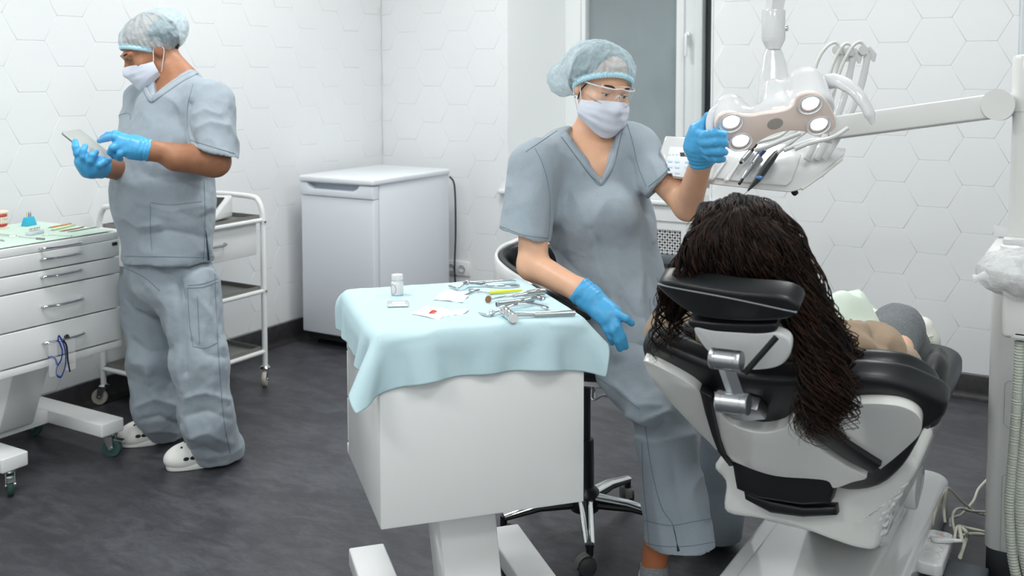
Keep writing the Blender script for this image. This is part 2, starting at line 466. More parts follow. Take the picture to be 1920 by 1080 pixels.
def wrinkle(V, F, amp=.004, scale=14, axes=(1, 1, .45), seed=0, folds=(), amp2=.0015):
    N = vnormals(V, F); Q = V * scale * np.array(axes)
    Q = Q + .5 * np.stack([pn(V * 7, seed + 5), pn(V * 7, seed + 6), pn(V * 7, seed + 7)], -1)
    r = 1 - np.abs(pn(Q, seed)) * 2.2
    d = amp * (r - .3) + amp2 * pn(V * 42, seed + 3)
    if len(folds):                               # drawn creases follow the surface under the given line
        def pr(Q):
            q = Q - CAM; z = q @ FW; return np.stack([q @ RT / z, q @ UP / z, 0 * z], -1), z
        UV, Zd = pr(V); face = np.clip(((CAM - V) * N).sum(1) / Zd * 4, 0, 1)
        for pts, a, w in folds:
            p3 = np.array(pts); p2, z2 = pr(p3); r = seg_dist(UV, list(p2)) * Zd / w; t = np.exp(-r * r / (.35 + r))
            d = d + 1.0 * a * t * face * (np.abs(Zd - z2.mean()) < .22)
    return V + N * d[:, None]
# ================================================================== ROOM
S = 0.1215; HR = S * math.sqrt(3) / 2; FLOORU = 1.93
TH = 0.006                                   # tile thickness
X1, Y1, ZC = 5.2, -6.2, 2.8
def struct(name, mb, m, parent=None, **k):
    o = mb.build(name, m, parent, **k)
    if parent is None: o['kind'] = 'structure'
    return o
b = MB(); b.box(((X1 - .0) / 2, Y1 / 2, -.05), (X1 + .4, -Y1 + .4, .1)); struct('floor', b, floor_material(), smooth=False)
b = MB(); b.box((X1 / 2, Y1 / 2, ZC + .05), (X1 + .4, -Y1 + .4, .1)); struct('ceiling', b, PLASTER, smooth=False)
WX0, WX1, WZ0, WZ1 = .882, 2.066, .765, 2.45       # window opening in the back wall
b = MB(); b.box((-.1 - TH, Y1 / 2, ZC / 2), (.2, -Y1 + .4, ZC)); wl = struct('wall_left', b, GROUT, smooth=False)
# back wall with a splayed window recess
b = MB(); t = .34
b.box((WX0 / 2 - .1, TH + t / 2, ZC / 2), (WX0 + .2, t, ZC))
b.box(((WX1 + X1) / 2 + .1, TH + t / 2, ZC / 2), (X1 - WX1 + .2, t, ZC))
b.box(((WX0 + WX1) / 2, TH + t / 2, (WZ1 + ZC) / 2), (WX1 - WX0, t, ZC - WZ1))
wb = struct('wall_back', b, GROUT, smooth=False)
b = MB(); b.hull([(WX0, 0, WZ0), (WX0, .30, WZ0), (1.083, .30, WZ0), (WX0, 0, WZ1), (WX0, .30, WZ1), (1.083, .30, WZ1)])
b.build('window_reveal', PLASTER, wb, smooth=False)
b = MB(); b.box((WX1 - .004, .15, (WZ0 + WZ1) / 2), (.008, .30, WZ1 - WZ0)); b.build('window_reveal', PLASTER, wb, smooth=False)
b = MB(); b.box((X1 + .1, Y1 / 2, ZC / 2), (.2, -Y1 + .4, ZC)); struct('wall_right', b, PLASTER, smooth=False)
b = MB(); b.box((X1 / 2, Y1 - .1, ZC / 2), (X1 + .4, .2, ZC)); struct('wall_front', b, PLASTER, smooth=False)
# plain strip of painted wall right of the tiles, slightly blue grey
b = MB(); b.box((3.435 + .9, -.004, ZC / 2), (1.8, .02, ZC)); b.build('painted_strip', mat('pale_blue_grey_paint', '#cfd6da', .6), wb, smooth=False)

# hexagonal tiles: every tile its own slab with a bevelled edge
def clip(poly, a, c, keep):                     # keep side: poly coordinate a >= c or <= c
    out = []
    for i in range(len(poly)):
        p, q = poly[i], poly[(i + 1) % len(poly)]
        ip = (p[a] - c) * keep >= 0; iq = (q[a] - c) * keep >= 0
        if ip: out.append(p)
        if ip != iq:
            t = (c - p[a]) / (q[a] - p[a]); out.append((p[0] + t * (q[0] - p[0]), p[1] + t * (q[1] - p[1])))
    return out
GAP = .0003
def tile_mesh(poly):
    cx = sum(p[0] for p in poly) / len(poly); cy = sum(p[1] for p in poly) / len(poly); n = len(poly)
    def inset(d):
        out = []
        for i in range(n):
            p0, p1, p2 = [np.array(poly[(i + k - 1) % n]) for k in range(3)]
            e1 = nrm(p1 - p0); e2 = nrm(p2 - p1); n1 = V3(-e1[1], e1[0]); n2 = V3(-e2[1], e2[0])
            m = n1 + n2; out.append(p1 + m * (d / max(.3, 1 + n1 @ n2)))
        return out
    V = []; 
    for d, z in ((GAP, 0), (GAP, TH - .0008), (GAP + .0006, TH - .0003), (GAP + .0022, TH)): V += [(p[0], p[1], z) for p in inset(d)]
    F = [tuple(range(3 * n, 4 * n))]
    for k in range(3):
        for i in range(n): F.append((k * n + i, k * n + (i + 1) % n, (k + 1) * n + (i + 1) % n, (k + 1) * n + i))
    me = bpy.data.meshes.new('tile'); me.from_pydata([tuple(map(float, v)) for v in V], [], F); me.materials.append(TILE)
    me.polygons.foreach_set('use_smooth', [True] * len(me.polygons)); me.polygons[0].use_smooth = False
    return me
HEX = [(S * math.cos(math.radians(60 * k)), S * math.sin(math.radians(60 * k))) for k in range(6)]
full = tile_mesh(HEX)
def lay(parent, x0, z0, cols, par, xr, T, zr=(.108, 2.26)):
    for c in cols:
        for r in range(-8, 18):
            if (r - c) % 2 != par: continue
            cx = x0 + S * (1.5 * c + .5); cz = z0 - HR * (r + 1)
            poly = [(cx + p[0], cz + p[1]) for p in HEX]
            whole = all(xr[0] <= p[0] <= xr[1] and zr[0] <= p[1] <= zr[1] for p in poly)
            if whole: me, ox, oz = full, cx, cz
            else:
                q = poly
                for a, cc, kp in ((0, xr[0], 1), (0, xr[1], -1), (1, zr[0], 1), (1, zr[1], -1)):
                    q = clip(q, a, cc, kp)
                    if len(q) < 3: break
                if len(q) < 3: continue
                A = abs(sum(q[i][0] * q[(i + 1) % len(q)][1] - q[(i + 1) % len(q)][0] * q[i][1] for i in range(len(q)))) / 2
                if A < .0006: continue
                q2 = [q[0]]
                for p in q[1:]:
                    if math.hypot(p[0] - q2[-1][0], p[1] - q2[-1][1]) > .006: q2.append(p)
                if math.hypot(q2[0][0] - q2[-1][0], q2[0][1] - q2[-1][1]) < .006: q2.pop()
                if len(q2) < 3: continue
                me, ox, oz = tile_mesh([(p[0] - cx, p[1] - cz) for p in q2]), cx, cz
            o = bpy.data.objects.new('tile', me); COL.objects.link(o); o.parent = parent
            o.matrix_world = T @ Matrix.Translation((ox, oz, 0))
Tb = Matrix(((1, 0, 0, 0), (0, 0, -1, TH), (0, 1, 0, 0), (0, 0, 0, 1)))          # local xy -> world xz, out of the wall = -y
Tl = Matrix(((0, 0, 1, -TH), (1, 0, 0, 0), (0, 1, 0, 0), (0, 0, 0, 1)))           # local xy -> world yz, out = +x
lay(wb, 1.0159 * S, (12.7454 + FLOORU) * S, range(-1, 5), 1, (0, WX0), Tb)
lay(wb, 23.4983 * S, (11.8803 + FLOORU) * S, range(-4, 4), 1, (WX1, 3.425), Tb)
lay(wl, -20.7961 * S, (11.8878 + FLOORU) * S, range(-7, 14), 0, (-3.75, 0), Tl)
b = MB(); b.box((-TH / 2, Y1 / 2, (2.26 + ZC) / 2), (TH, -Y1, ZC - 2.26)); b.box((-TH / 2, (Y1 - 3.75) / 2, 1.13), (TH, -Y1 - 3.75, 2.26)); b.build('plaster_field', PLASTER, wl, smooth=False)
b = MB(); b.box((WX0 / 2, TH / 2, (2.26 + ZC) / 2), (WX0, TH, ZC - 2.26)); b.box(((WX1 + 3.425) / 2, TH / 2, (2.26 + ZC) / 2), (3.425 - WX1, TH, ZC - 2.26)); b.build('plaster_field', PLASTER, wb, smooth=False)
# baseboards (coved vinyl)
def cove(T, L, name):
    b = MB(); prof = [(0, 0), (0, .103), (.006, .105), (.010, .100), (.010, .030), (.016, .012), (.032, .002), (.05, 0)]
    b.prism([(p[0], p[1]) for p in prof], T, L); o = struct(name, b, DARKBASE); return o
cove(Matrix(((1, 0, 0, 0), (0, 0, -1, 0), (0, 1, 0, 0), (0, 0, 0, 1))), 6.0, 'baseboard_left')
cove(Matrix(((0, 0, 1, .05), (-1, 0, 0, 0), (0, 1, 0, 0), (0, 0, 0, 1))), 5.1, 'baseboard_back')
# flush ceiling lamp housings
for (x, y), wh in zip(PANELS, ('above the man and the fridge corner', 'above the dental chair foot end', 'above the left drawer cabinet', 'above the patient head', 'behind the camera near the left wall', 'behind the camera near the right wall')):
    t_ = thing('ceiling_lamp', 'square flush white ceiling lamp ' + wh, 'ceiling lamp', (x, y, 2.8), 'square lamps on the ceiling')
    b = MB()
    for sx, sy, lx, ly in ((0, .32, .66, .02), (0, -.32, .66, .02), (.32, 0, .02, .62), (-.32, 0, .02, .62)): b.box((x + sx, y + sy, 2.785), (lx, ly, .03))
    b.build('frame', WHITE_M, t_, smooth=False)
    b = MB(); b.box((x, y, 2.79), (.62, .62, .012)); b.build('diffuser', mat('lamp_diffuser', '#ffffff', .5, emit=('#f6ffff', 4.0)), t_, smooth=False)

# ------------------------------------------------------------------ window
PVC = mat('white_window_frame', '#e9ecec', 0.3, coat=.2)
gl = mat('reflection_grey_glass', '#8b9699', 0.04, spec=0.6, noise=(1.3, 0.10))  # grey base colour stands in for the white room reflected in the pane
w = thing('window_1', None, None, (1.5, .3, WZ0)); w['kind'] = 'structure'
b = MB()
b.box((1.134, .33, 1.62), (.102, .07, 1.7), bevel=.006); b.box((1.83, .33, 1.62), (.06, .07, 1.7), bevel=.004)
b.box((1.55, .334, .80), (1.0, .07, .05)); b.box((1.6, .33, 2.42), (1.1, .07, .06))
b.build('window_frame', PVC, w)
b = MB(); b.box((1.783, .318, 1.6), (.045, .075, 1.62), bevel=.006); b.box((1.207, .318, 1.6), (.028, .075, 1.62), bevel=.005)
b.box((1.49, .318, .845), (.58, .075, .05), bevel=.006); b.box((1.49, .318, 2.38), (.58, .075, .05), bevel=.006); b.build('casement', PVC, w)
b = MB(); b.box((1.885, .318, 1.6), (.045, .075, 1.62), bevel=.006); b.build('casement', PVC, w)
b = MB(); b.box((1.49, .335, 1.61), (.57, .012, 1.52)); b.build('pane', gl, w, smooth=False)
b = MB(); b.box((1.98, .335, 1.61), (.19, .012, 1.52)); b.build('pane', mat('dark_night_glass', '#30373b', .04, spec=.6), w, smooth=False)
hz = on_y(1288, 72, .27)
b = MB(); b.box((hz[0] + .004, .274, hz[2]), (.022, .012, .07), bevel=.005); b.tube([(hz[0] + .004, .27, hz[2] + .012), (hz[0] + .004, .247, hz[2] + .012)], .008)
b.box((hz[0] + .004, .243, hz[2] - .035), (.017, .012, .12), bevel=.005); b.build('handle', PVC, w)
b = MB(); b.box((1.47, .14, .776), (1.27, .36, .026), bevel=.008, seg=3); o = b.build('windowsill', PVC); o['kind'] = 'structure'
# radiator screen below the sill with diamond lattice openings
rs = thing('radiator_screen', 'white radiator screen with diamond lattice openings under the window', 'radiator screen', (1.47, -.01, 0))
LX = (1.56, 1.912)
b = MB()
b.box((1.474, -.012, .722), (1.18, .022, .078)); b.box((1.474, -.006, .66), (1.18, .018, .046))
b.box((1.22, -.0055, .3185), (.68, .018, .637)); b.box((1.99, -.0055, .3185), (.152, .018, .637)); b.box((1.74, -.006, .075), (.36, .018, .15))
b.build('panel', WHITE_M, rs, smooth=False)
def lattice(z0, z1):
    b = MB(); p = .0275; w_ = .0115; x0, x1 = LX
    import itertools
    for sgn in (1, -1):
        c = x0 - (z1 - z0) - p
        while c < x1 + (z1 - z0) + p:
            # strip centre line x = c + sgn*(z-z0), clipped to the rectangle
            za, zb = z0, z1
            xa, xb = c, c + sgn * (z1 - z0)
            lo_t = max(0.0, min(((x0 if sgn > 0 else x1) - c) / sgn, z1 - z0)); hi_t = max(0.0, min(((x1 if sgn > 0 else x0) - c) / sgn, z1 - z0))
            if hi_t - lo_t > .008:
                A = V3(c + sgn * lo_t, -.006, z0 + lo_t); B = V3(c + sgn * hi_t, -.006, z0 + hi_t); mid = (A + B) / 2; L = np.linalg.norm(B - A)
                b.box(tuple(mid), (L, .006, w_), rot=Matrix.Rotation(-sgn * math.pi / 4, 3, 'Y'))
            c += p
    return b
lattice(.515, .635).build('lattice', WHITE_M, rs, smooth=False)
lattice(.15, .43).build('lattice', WHITE_M, rs, smooth=False)
b = MB(); b.box((1.74, -.02, .488), (.36, .05, .045), bevel=.004); b.build('grey_rail', mat('grey_metal_rail', '#6d7478', .45, .3), rs)
b = MB(); b.box((1.474, .16, .38), (1.18, .02, .74)); b.build('shade_backing', BLACKP, rs, smooth=False)  # black sheet painting the shade behind the lattice openings
rd = thing('radiator', 'white ribbed radiator hidden behind the lattice screen', 'radiator', (1.7, .08, .12))
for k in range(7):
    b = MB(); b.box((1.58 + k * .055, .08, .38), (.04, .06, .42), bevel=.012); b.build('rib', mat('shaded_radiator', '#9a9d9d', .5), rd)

# ------------------------------------------------------------------ triple socket
sk = thing('wall_outlet', 'white triple power socket plate on the tiled wall beside the fridge', 'socket', (.52, 0, .31))
b = MB(); b.box((.505, -.005, .311), (.246, .012, .083), bevel=.004); b.build('cover_plate', WHITE_M, sk)
for x in (.437, .508, .579):
    b = MB(); b.lathe([(.0, .0002), (.019, .0002), (.019, .0085), (.0225, .0085), (.0225, .0)], Matrix.Translation((x, -.0105, .311)) @ Matrix.Rotation(math.pi / 2, 4, 'X'), 24)
    so = b.build('socket', mat('socket_grey', '#b9bcbd', .5), sk)
    b = MB()
    for dx in (-.009, .009): b.cyl((x + dx, -.0108, .311), (x + dx, -.0125, .311), .0028, n=8)
    b.build('hole', BLACKP, so)

# ================================================================== FRIDGE
FRID = mat('fridge_white', '#e4e9f0', .38, coat=.15)
fr = thing('refrigerator', 'small white under-counter fridge in the corner by the window', 'fridge', (.36, -.5, 0))
fx0, fx1, fy0, fy1, fz = .118, .602, -.845, -.17, .905
b = MB(); b.box(((fx0 + fx1) / 2, (fy0 + .055 + fy1) / 2, (.045 + fz - .03) / 2), (fx1 - fx0 - .006, fy1 - fy0 - .055, fz - .03 - .045), bevel=.004); b.build('body', FRID, fr)
b = MB(); b.box(((fx0 + fx1) / 2, fy0 + .025, (.075 + .80) / 2), (fx1 - fx0, .046, .80 - .075), bevel=.006, seg=3); dr = b.build('door', FRID, fr)
b = MB()   # grip strip with a scooped recess
z0, z1 = .803, .868; o = [(fx0, z0), (fx1, z0), (fx1, z1)]
o += [(fx1 - .085, z1), (fx1 - .10, z1 - .018), (fx1 - .13, z1 - .031), (fx0 + .09, z1 - .031), (fx0 + .058, z1 - .018), (fx0 + .043, z1), (fx0, z1)]
b.prism(o, Matrix(((1, 0, 0, 0), (0, 0, 1, fy0 - .004), (0, 1, 0, 0), (0, 0, 0, 1))), .050, bevel=.003); b.build('handle_strip', FRID, dr)
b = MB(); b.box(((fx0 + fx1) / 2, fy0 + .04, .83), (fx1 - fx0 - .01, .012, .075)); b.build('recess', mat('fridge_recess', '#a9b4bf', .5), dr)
b = MB(); b.box(((fx0 + fx1) / 2, (fy0 + fy1) / 2 - .004, fz - .017), (fx1 - fx0 + .012, fy1 - fy0 + .012, .034), bevel=.011, seg=4); b.build('top_lid', mat('fridge_lid', '#e9edf2', .35, coat=.2), fr)
b = MB(); b.box(((fx0 + fx1) / 2, fy0 + .06, .055), (fx1 - fx0 - .02, .05, .035)); b.build('plinth', DARKGREY, fr)
for x in (fx0 + .05, fx1 - .05):
    for y in (fy0 + .09, fy1 - .05):
        b = MB(); b.lathe([(0, 0), (.019, 0), (.019, .012), (.011, .016), (.011, .048), (0, .048)], Matrix.Translation((x, y, 0)), 14); b.build('foot', BLACKP, fr)
b = MB(); b.box((fx1 - .15, fy1 + .035, .18), (.18, .06, .2), bevel=.01); b.tube(spline([(fx1 - .006, fy1 + .012, .86), (fx1 + .018, fy1 + .025, .80), (fx1 + .020, fy1 + .03, .55), (fx1 + .012, fy1 + .03, .35), (fx1 + .02, fy1 + .03, .2)], 30), .005)
b.build('compressor_pipe', BLACKP, fr)
pc = thing('electric_cable', 'white cord hanging beside the fridge from the triple socket', 'cord', (.62, -.06, .1))
b = MB(); b.tube(spline([(.437, -.03, .305), (.44, -.05, .27), (.50, -.05, .20), (.60, -.06, .14), (.60, -.09, .10)], 30), .004); b.lathe([(0, -.0), (.017, 0), (.019, .02), (.012, .034), (0, .036)], Matrix.Translation((.437, -.0115, .311)) @ Matrix.Rotation(math.pi / 2, 4, 'X'), 18)
b.build('cable', WHITE_M, pc)

# ================================================================== CASTERS and CABINETS
def caster(mb_m, p, parent, ang=0.0, R=.036, brake=True, mwheel=TEALRUB):
    """a caster whose wheel touches the floor below p=(x,y,z top)"""
    x, y, z = p; c, s = math.cos(ang), math.sin(ang); off = .018
    wx, wy = x - c * off, y - s * off
    b = MB(); T = Matrix.Translation((wx, wy, R)) @ Matrix.Rotation(ang, 4, 'Z') @ Matrix.Rotation(math.pi / 2, 4, 'X')
    b.lathe([(0, -.006), (R * .5, -.006), (R * .55, -.010), (R * .93, -.010), (R, -.006), (R, .006), (R * .93, .010), (R * .55, .010), (R * .5, .006), (0, .006)], T, 26)
    cs = b.build('caster', mwheel, parent)
    b = MB()
    for sd in (-1, 1):
        q = lambda u, w, h: (x + c * u - s * w, y + s * u + c * w, h)
        b.hull([q(.012, sd * .013, z - .012), q(-.022, sd * .013, z - .012), q(-.028, sd * .013, R), q(-.010, sd * .013, R - .008), q(.012, sd * .015, z - .012), q(-.022, sd * .015, z - .012), q(-.028, sd * .015, R), q(-.010, sd * .015, R - .008)])
    b.lathe([(0, z - .014), (.022, z - .014), (.024, z - .006), (.018, z), (0, z)], Matrix.Translation((x, y, 0)), 18)
    b.cyl((wx + s * .017, wy - c * .017, R), (wx - s * .017, wy + c * .017, R), .006, n=10)
    if brake: b.hull([(x + c * a - s * w, y + s * a + c * w, z - h) for a in (-.03, -.062) for w in (-.012, .012) for h in (.020 if a > -.05 else .026, .026 if a > -.05 else .031)])
    b.build('fork', CHROME, cs)
    return cs

def drawer_cabinet(label, group, T, goggles=False):
    """local frame: origin on the floor below the centre of the drawer face, +x out of the face, y along it"""
    Wd, Dp, z0, z1 = .492, .50, .412, .849
    loc = np.array(T @ Vector((-Dp / 2, 0, 0)))
    t = thing('drawer_cabinet', label, 'cabinet', loc, group)
    B = lambda: MB(T)
    b = B(); b.box((-Dp / 2 - .012, 0, (z0 + z1 - .03) / 2), (Dp - .024, Wd, z1 - .03 - z0), bevel=.004); b.build('body', WHITE, t)
    b = B(); b.box((-Dp / 2 + .0, 0, z1 - .014), (Dp, Wd, .028), bevel=.004); b.build('top_panel', WHITE, t)
    b = B(); b.box((-.012, 0, z0 + .013), (.03, Wd, .026), bevel=.003); b.build('lower_rail', WHITE, t)
    lv = [.822, .756, .694, .564, .441]
    hz_ = [None, .797, .735, .630, .503]
    def handle(z, parent):
        b = B(); pts = spline([(-.001, -.078, z), (.016, -.074, z), (.027, -.04, z), (.030, 0, z), (.027, .04, z), (.016, .074, z), (-.001, .078, z)], 26)
        b.tube(pts, .0062, 10, flat=((0, 0, 1), .75)); b.build('handle', CHROME, parent)
    ty = t
    handle_parent = [o for o in bpy.data.objects if o.parent == t and o.name.startswith('top_panel')][-1]
    handle(.834, handle_parent)
    for k in range(4):
        a, c = lv[k + 1] + .0022, lv[k] - .0022
        b = B(); b.box((-.004, 0, (a + c) / 2), (.016, Wd - .004, c - a), bevel=.003, seg=3); d = b.build('drawer', WHITE, t)
        handle(hz_[k + 1], d)
    b = B(); b.box((.0045, Wd / 2 - .022, .806), (.003, .022, .012)); b.build('lock_plate', DARKGREY, t)
    # leaning column and H base
    b = B(); cx0, cx1 = -.235, -.36
    b.hull([(cx0 + sx, sy, z0 + .002) for sx in (-.075, .075) for sy in (-.075, .075)] + [(cx1 + sx, sy, .12) for sx in (-.07, .07) for sy in (-.07, .07)], bevel=.006); b.build('column', WHITE, t)
    b = B(); b.box((-.365, 0, .115), (.10, Wd - .19, .05), bevel=.005); b.build('crossbar', WHITE, t)
    for sy in (-1, 1):
        b = B(); b.box((-.245, sy * (Wd / 2 - .05), .1155), (.50, .098, .051), bevel=.006, seg=3); b.build('foot_beam', WHITE, t)
        for fx in (-.03, -.455):
            p = T @ Vector((fx, sy * (Wd / 2 - .05), .09)); ang = math.atan2((T.to_3x3() @ Vector((1, 0, 0))).y, (T.to_3x3() @ Vector((1, 0, 0))).x)
            caster(None, (p.x, p.y, .09), t, ang + (math.pi if fx > -.1 else 0) + .5 * sy)
    return t
TL = Matrix.Translation((.602, -2.6, 0))
cabL = drawer_cabinet('white drawer cabinet on casters by the tiled wall, blue goggles hanging from it', 'white drawer cabinets on casters', TL)
Wv = nrm((.66, .751, 0)); Dv = nrm((-.751, .66, 0))
P0 = V3(2.396, -3.076, 0)
cM = P0 + Wv * .2535 + Dv * .498
TM = frame(cM, x=Dv, z=(0, 0, 1))
cabM = drawer_cabinet('white drawer cabinet in the middle of the room under a pale blue drape', 'white drawer cabinets on casters', TM)

# ================================================================== TUBE TROLLEY behind the man
tr = thing('tube_trolley', 'white tubular trolley with three steel shelves behind the standing man', 'trolley', (.25, -1.74, 0))
tx0, tx1, ty0, ty1 = .045, .452, -2.02, -1.46
for y in (ty0, ty1):
    b = MB(); b.tube(np.vstack([[(tx0, y, .09)], [(tx0, y, .80)], spline([(tx0, y, .80), (tx0 + .022, y, .850), (tx0 + .075, y, .872), (tx1 - .075, y, .872), (tx1 - .022, y, .850), (tx1, y, .80)], 24)[1:], [(tx1, y, .09)]]), .0125, 14)
    b.build('frame_loop', WHITE, tr)
for z, nm in ((.768, 'top'), (.44, 'mid'), (.158, 'low')):
    for y in (ty0, ty1):
        b = MB(); b.tube([(tx0, y, z), (tx1, y, z)], .0105, 12); b.build('rail', WHITE, tr)
    for x in (tx0, tx1):
        b = MB(); b.tube([(x, ty0, z), (x, ty1, z)], .0105, 12); b.build('rail', WHITE, tr)
    b = MB(); b.box(((tx0 + tx1) / 2, (ty0 + ty1) / 2, z + .004), (tx1 - tx0 - .012, ty1 - ty0 - .012, .004)); 
    b.box((tx1 - .012, (ty0 + ty1) / 2, z + .014), (.003, ty1 - ty0 - .02, .02)); b.box(((tx0 + tx1) / 2, ty1 - .012, z + .014), (tx1 - tx0 - .02, .003, .02)); b.box(((tx0 + tx1) / 2, ty0 + .012, z + .014), (tx1 - tx0 - .02, .003, .02)); b.box((tx0 + .012, (ty0 + ty1) / 2, z + .014), (.003, ty1 - ty0 - .02, .02))
    b.build('steel_shelf', mat('dull_steel_shelf', '#8d8d87', .42, .55), tr, smooth=False)
b = MB(); b.box(((tx0 + tx1) / 2, (ty0 + ty1) / 2, .683), (tx1 - tx0 - .03, ty1 - ty0 - .05, .145), bevel=.004); dd = b.build('drawer', WHITE, tr)
b = MB(); b.tube(spline([(tx1 - .016, -1.80, .69), (tx1 + .008, -1.79, .688), (tx1 + .010, -1.74, .686), (tx1 + .008, -1.69, .688), (tx1 - .016, -1.68, .69)], 16), .005); b.build('handle', SATIN, dd)
for x in (tx0, tx1):
    for y in (ty0, ty1): caster(None, (x, y, .09), tr, 2.2 if x > .2 else .6, R=.034, brake=False, mwheel=mat('cream_rubber', '#b9b2a6', .5))
for x, y, z in ((tx1 + .013, ty1, .44), (tx1 + .013, ty1, .76), (tx0 + .013, ty0, .168)):
    b = MB(); b.cyl((x - .004, y, z), (x + .004, y, z), .006, n=10); b.build('bolt', CHROME, tr)
# small white device with a tilted screen on the top shelf
dv = thing('tablet_device', 'small white device with a tilted dark screen on the tube trolley', 'device', (.3, -1.66, .775))
c0 = on_y(412, 400, -1.64)
T = Matrix.Translation((.27, -1.64, .782)) @ Matrix.Rotation(.35, 4, 'Z')
b = MB(T); b.hull([(-.09, -.07, 0), (.09, -.07, 0), (-.09, .10, 0), (.09, .10, 0), (-.09, .10, .10), (.09, .10, .10), (-.09, -.07, .02), (.09, -.07, .02)], bevel=.008, seg=3); b.build('housing', WHITE_G, dv)
b = MB(T @ Matrix.Translation((0, .015, .063)) @ Matrix.Rotation(math.atan2(.08, .17), 4, 'X')); b.box((0, 0, .001), (.13, .12, .004)); b.build('screen', BLACKP, dv)
# ================================================================== PAPER DRAPE on the middle cabinet (small cloth solver)
ZT = .852
def drape():
    x0, x1, y0, y1 = -.098, .507 + .060, -.100, .498 + .03
    st = .0135; nx = int((x1 - x0) / st) + 1; ny = int((y1 - y0) / st) + 1
    X, Yy = np.meshgrid(np.linspace(x0, x1, nx), np.linspace(y0, y1, ny)); P = np.stack([X, Yy, np.full_like(X, ZT + .009)], -1)
    P[..., 2] += .002 * pn(np.stack([X * 20, Yy * 20, X * 0], -1), 3)
    sx = (x1 - x0) / (nx - 1); sy = (y1 - y0) / (ny - 1); Q = P.copy()
    def con(P, a, b, L, k):
        A, B = P[a], P[b]; d = B - A; l = np.linalg.norm(d, axis=-1, keepdims=True); c = d * (1 - L / np.maximum(l, 1e-9)) * .5 * k
        P[a] = A + c; P[b] = B - c
    s_ = slice
    def par(n, step):     # non overlapping pairs along an axis
        return [(s_(o, n - step, 1), s_(o + step, n, 1)) for o in (0,)]
    rngc = [  # (a, b, L, k) with even/odd colouring
    ]
    def pairs(axis, step, L, k):
        n = (nx if axis else ny)
        for off in range(2 * step):
            ia = np.arange(off, n - step, 2 * step) if step == 1 else np.arange(off, n - step, 2 * step)
            if len(ia) == 0: continue
            if axis: rngc.append(((s_(None), ia), (s_(None), ia + step), L, k))
            else: rngc.append(((ia, s_(None)), (ia + step, s_(None)), L, k))
    pairs(1, 1, sx, 1); pairs(0, 1, sy, 1); pairs(1, 2, 2 * sx, .35); pairs(0, 2, 2 * sy, .35); pairs(1, 4, 4 * sx, .10); pairs(0, 4, 4 * sy, .10)
    dg = math.hypot(sx, sy)
    for oy in (0, 1):
        for ox in (0, 1):
            iy = np.arange(oy, ny - 1, 2)[:, None]; ix = np.arange(ox, nx - 1, 2)[None, :]
            rngc.append(((iy, ix), (iy + 1, ix + 1), dg, .7)); rngc.append(((iy + 1, ix), (iy, ix + 1), dg, .7))
    for it in range(150):
        v = (P - Q) * .96; Q = P.copy(); P = P + v; P[..., 2] -= .00035
        for _ in range(5):
            for a, b_, L, k in rngc: con(P, a, b_, L, k)
        r = .008
        ins = (P[..., 0] > -r) & (P[..., 0] < .507 + r) & (P[..., 1] > -r) & (P[..., 1] < .498 + r) & (P[..., 2] < ZT + r)
        dx0 = P[..., 0] + r; dx1 = .507 + r - P[..., 0]; dy0 = P[..., 1] + r; dy1 = .498 + r - P[..., 1]; dz = ZT + r - P[..., 2]
        m = np.minimum.reduce([dx0, dx1, dy0, dy1, dz])
        for dd, ax, val in ((dz, 2, ZT + r), (dx0, 0, -r), (dx1, 0, .507 + r), (dy0, 1, -r), (dy1, 1, .498 + r)):
            k = ins & (dd == m); P[..., ax][k] = val; Q[..., ax][k] = val
            if ax == 2: Q[k] = P[k]
    V = P.reshape(-1, 3); F = grid_faces(nx, ny)
    W3 = P0 + V[:, :1] * Wv + V[:, 1:2] * Dv; W3[:, 2] = V[:, 2]
    # paper creases
    onT = (V[:, 2] > ZT + .003) ; W3[:, 2] += np.where(onT, .0016 * np.maximum(0, 1 - 3 * np.abs(pn(W3 * [9, 9, 1], 4))), 0)
    return W3, F
Wd_, Fd_ = drape()
dr_ = arr_mesh('paper_drape', Wd_, Fd_, DRAPE)
sm = dr_.modifiers.new('s', 'SUBSURF'); sm.levels = 1; sm.render_levels = 2
so = dr_.modifiers.new('t', 'SOLIDIFY'); so.thickness = .0009
tagp(dr_, 'pale blue paper drape over the middle cabinet, instruments lying on it', 'drape')
TZ = ZT + .009
def oz(u, v, h=0.0): return on_z(u, v, TZ + h)

# bottle
p = oz(745, 552); bt = thing('pill_bottle', 'white plastic pill bottle with a red ringed label on the blue drape', 'bottle', p)
s_ = .0155
b = MB(); b.lathe([(0, 0), (.0150, 0), (.0165, .002), (.0165, .029), (.0155, .034), (.0125, .037), (.0125, .041), (0, .041)], Matrix.Translation(p), 30); b.build('body', WHITE_G, bt)
b = MB(); b.lathe([(0, .040), (.0150, .040), (.0155, .041), (.0155, .051), (.0145, .053), (0, .0535)], Matrix.Translation(p), 30); b.build('cap', WHITE_G, bt)
lm = mat('magenta_label_ring', '#b24d6c', .5)
b = MB(); c_ = p + V3(0, 0, .016); pts = []
for a in np.linspace(0, 2 * math.pi, 30):
    th = math.atan2(*(CAM - p)[[1, 0]]) - .75 + .55 * math.cos(a); pts.append(c_ + V3(.01675 * math.cos(th), .01675 * math.sin(th), .0125 * math.sin(a)))
b.tube(pts, .0005, 6); b.build('label_ring', lm, bt)
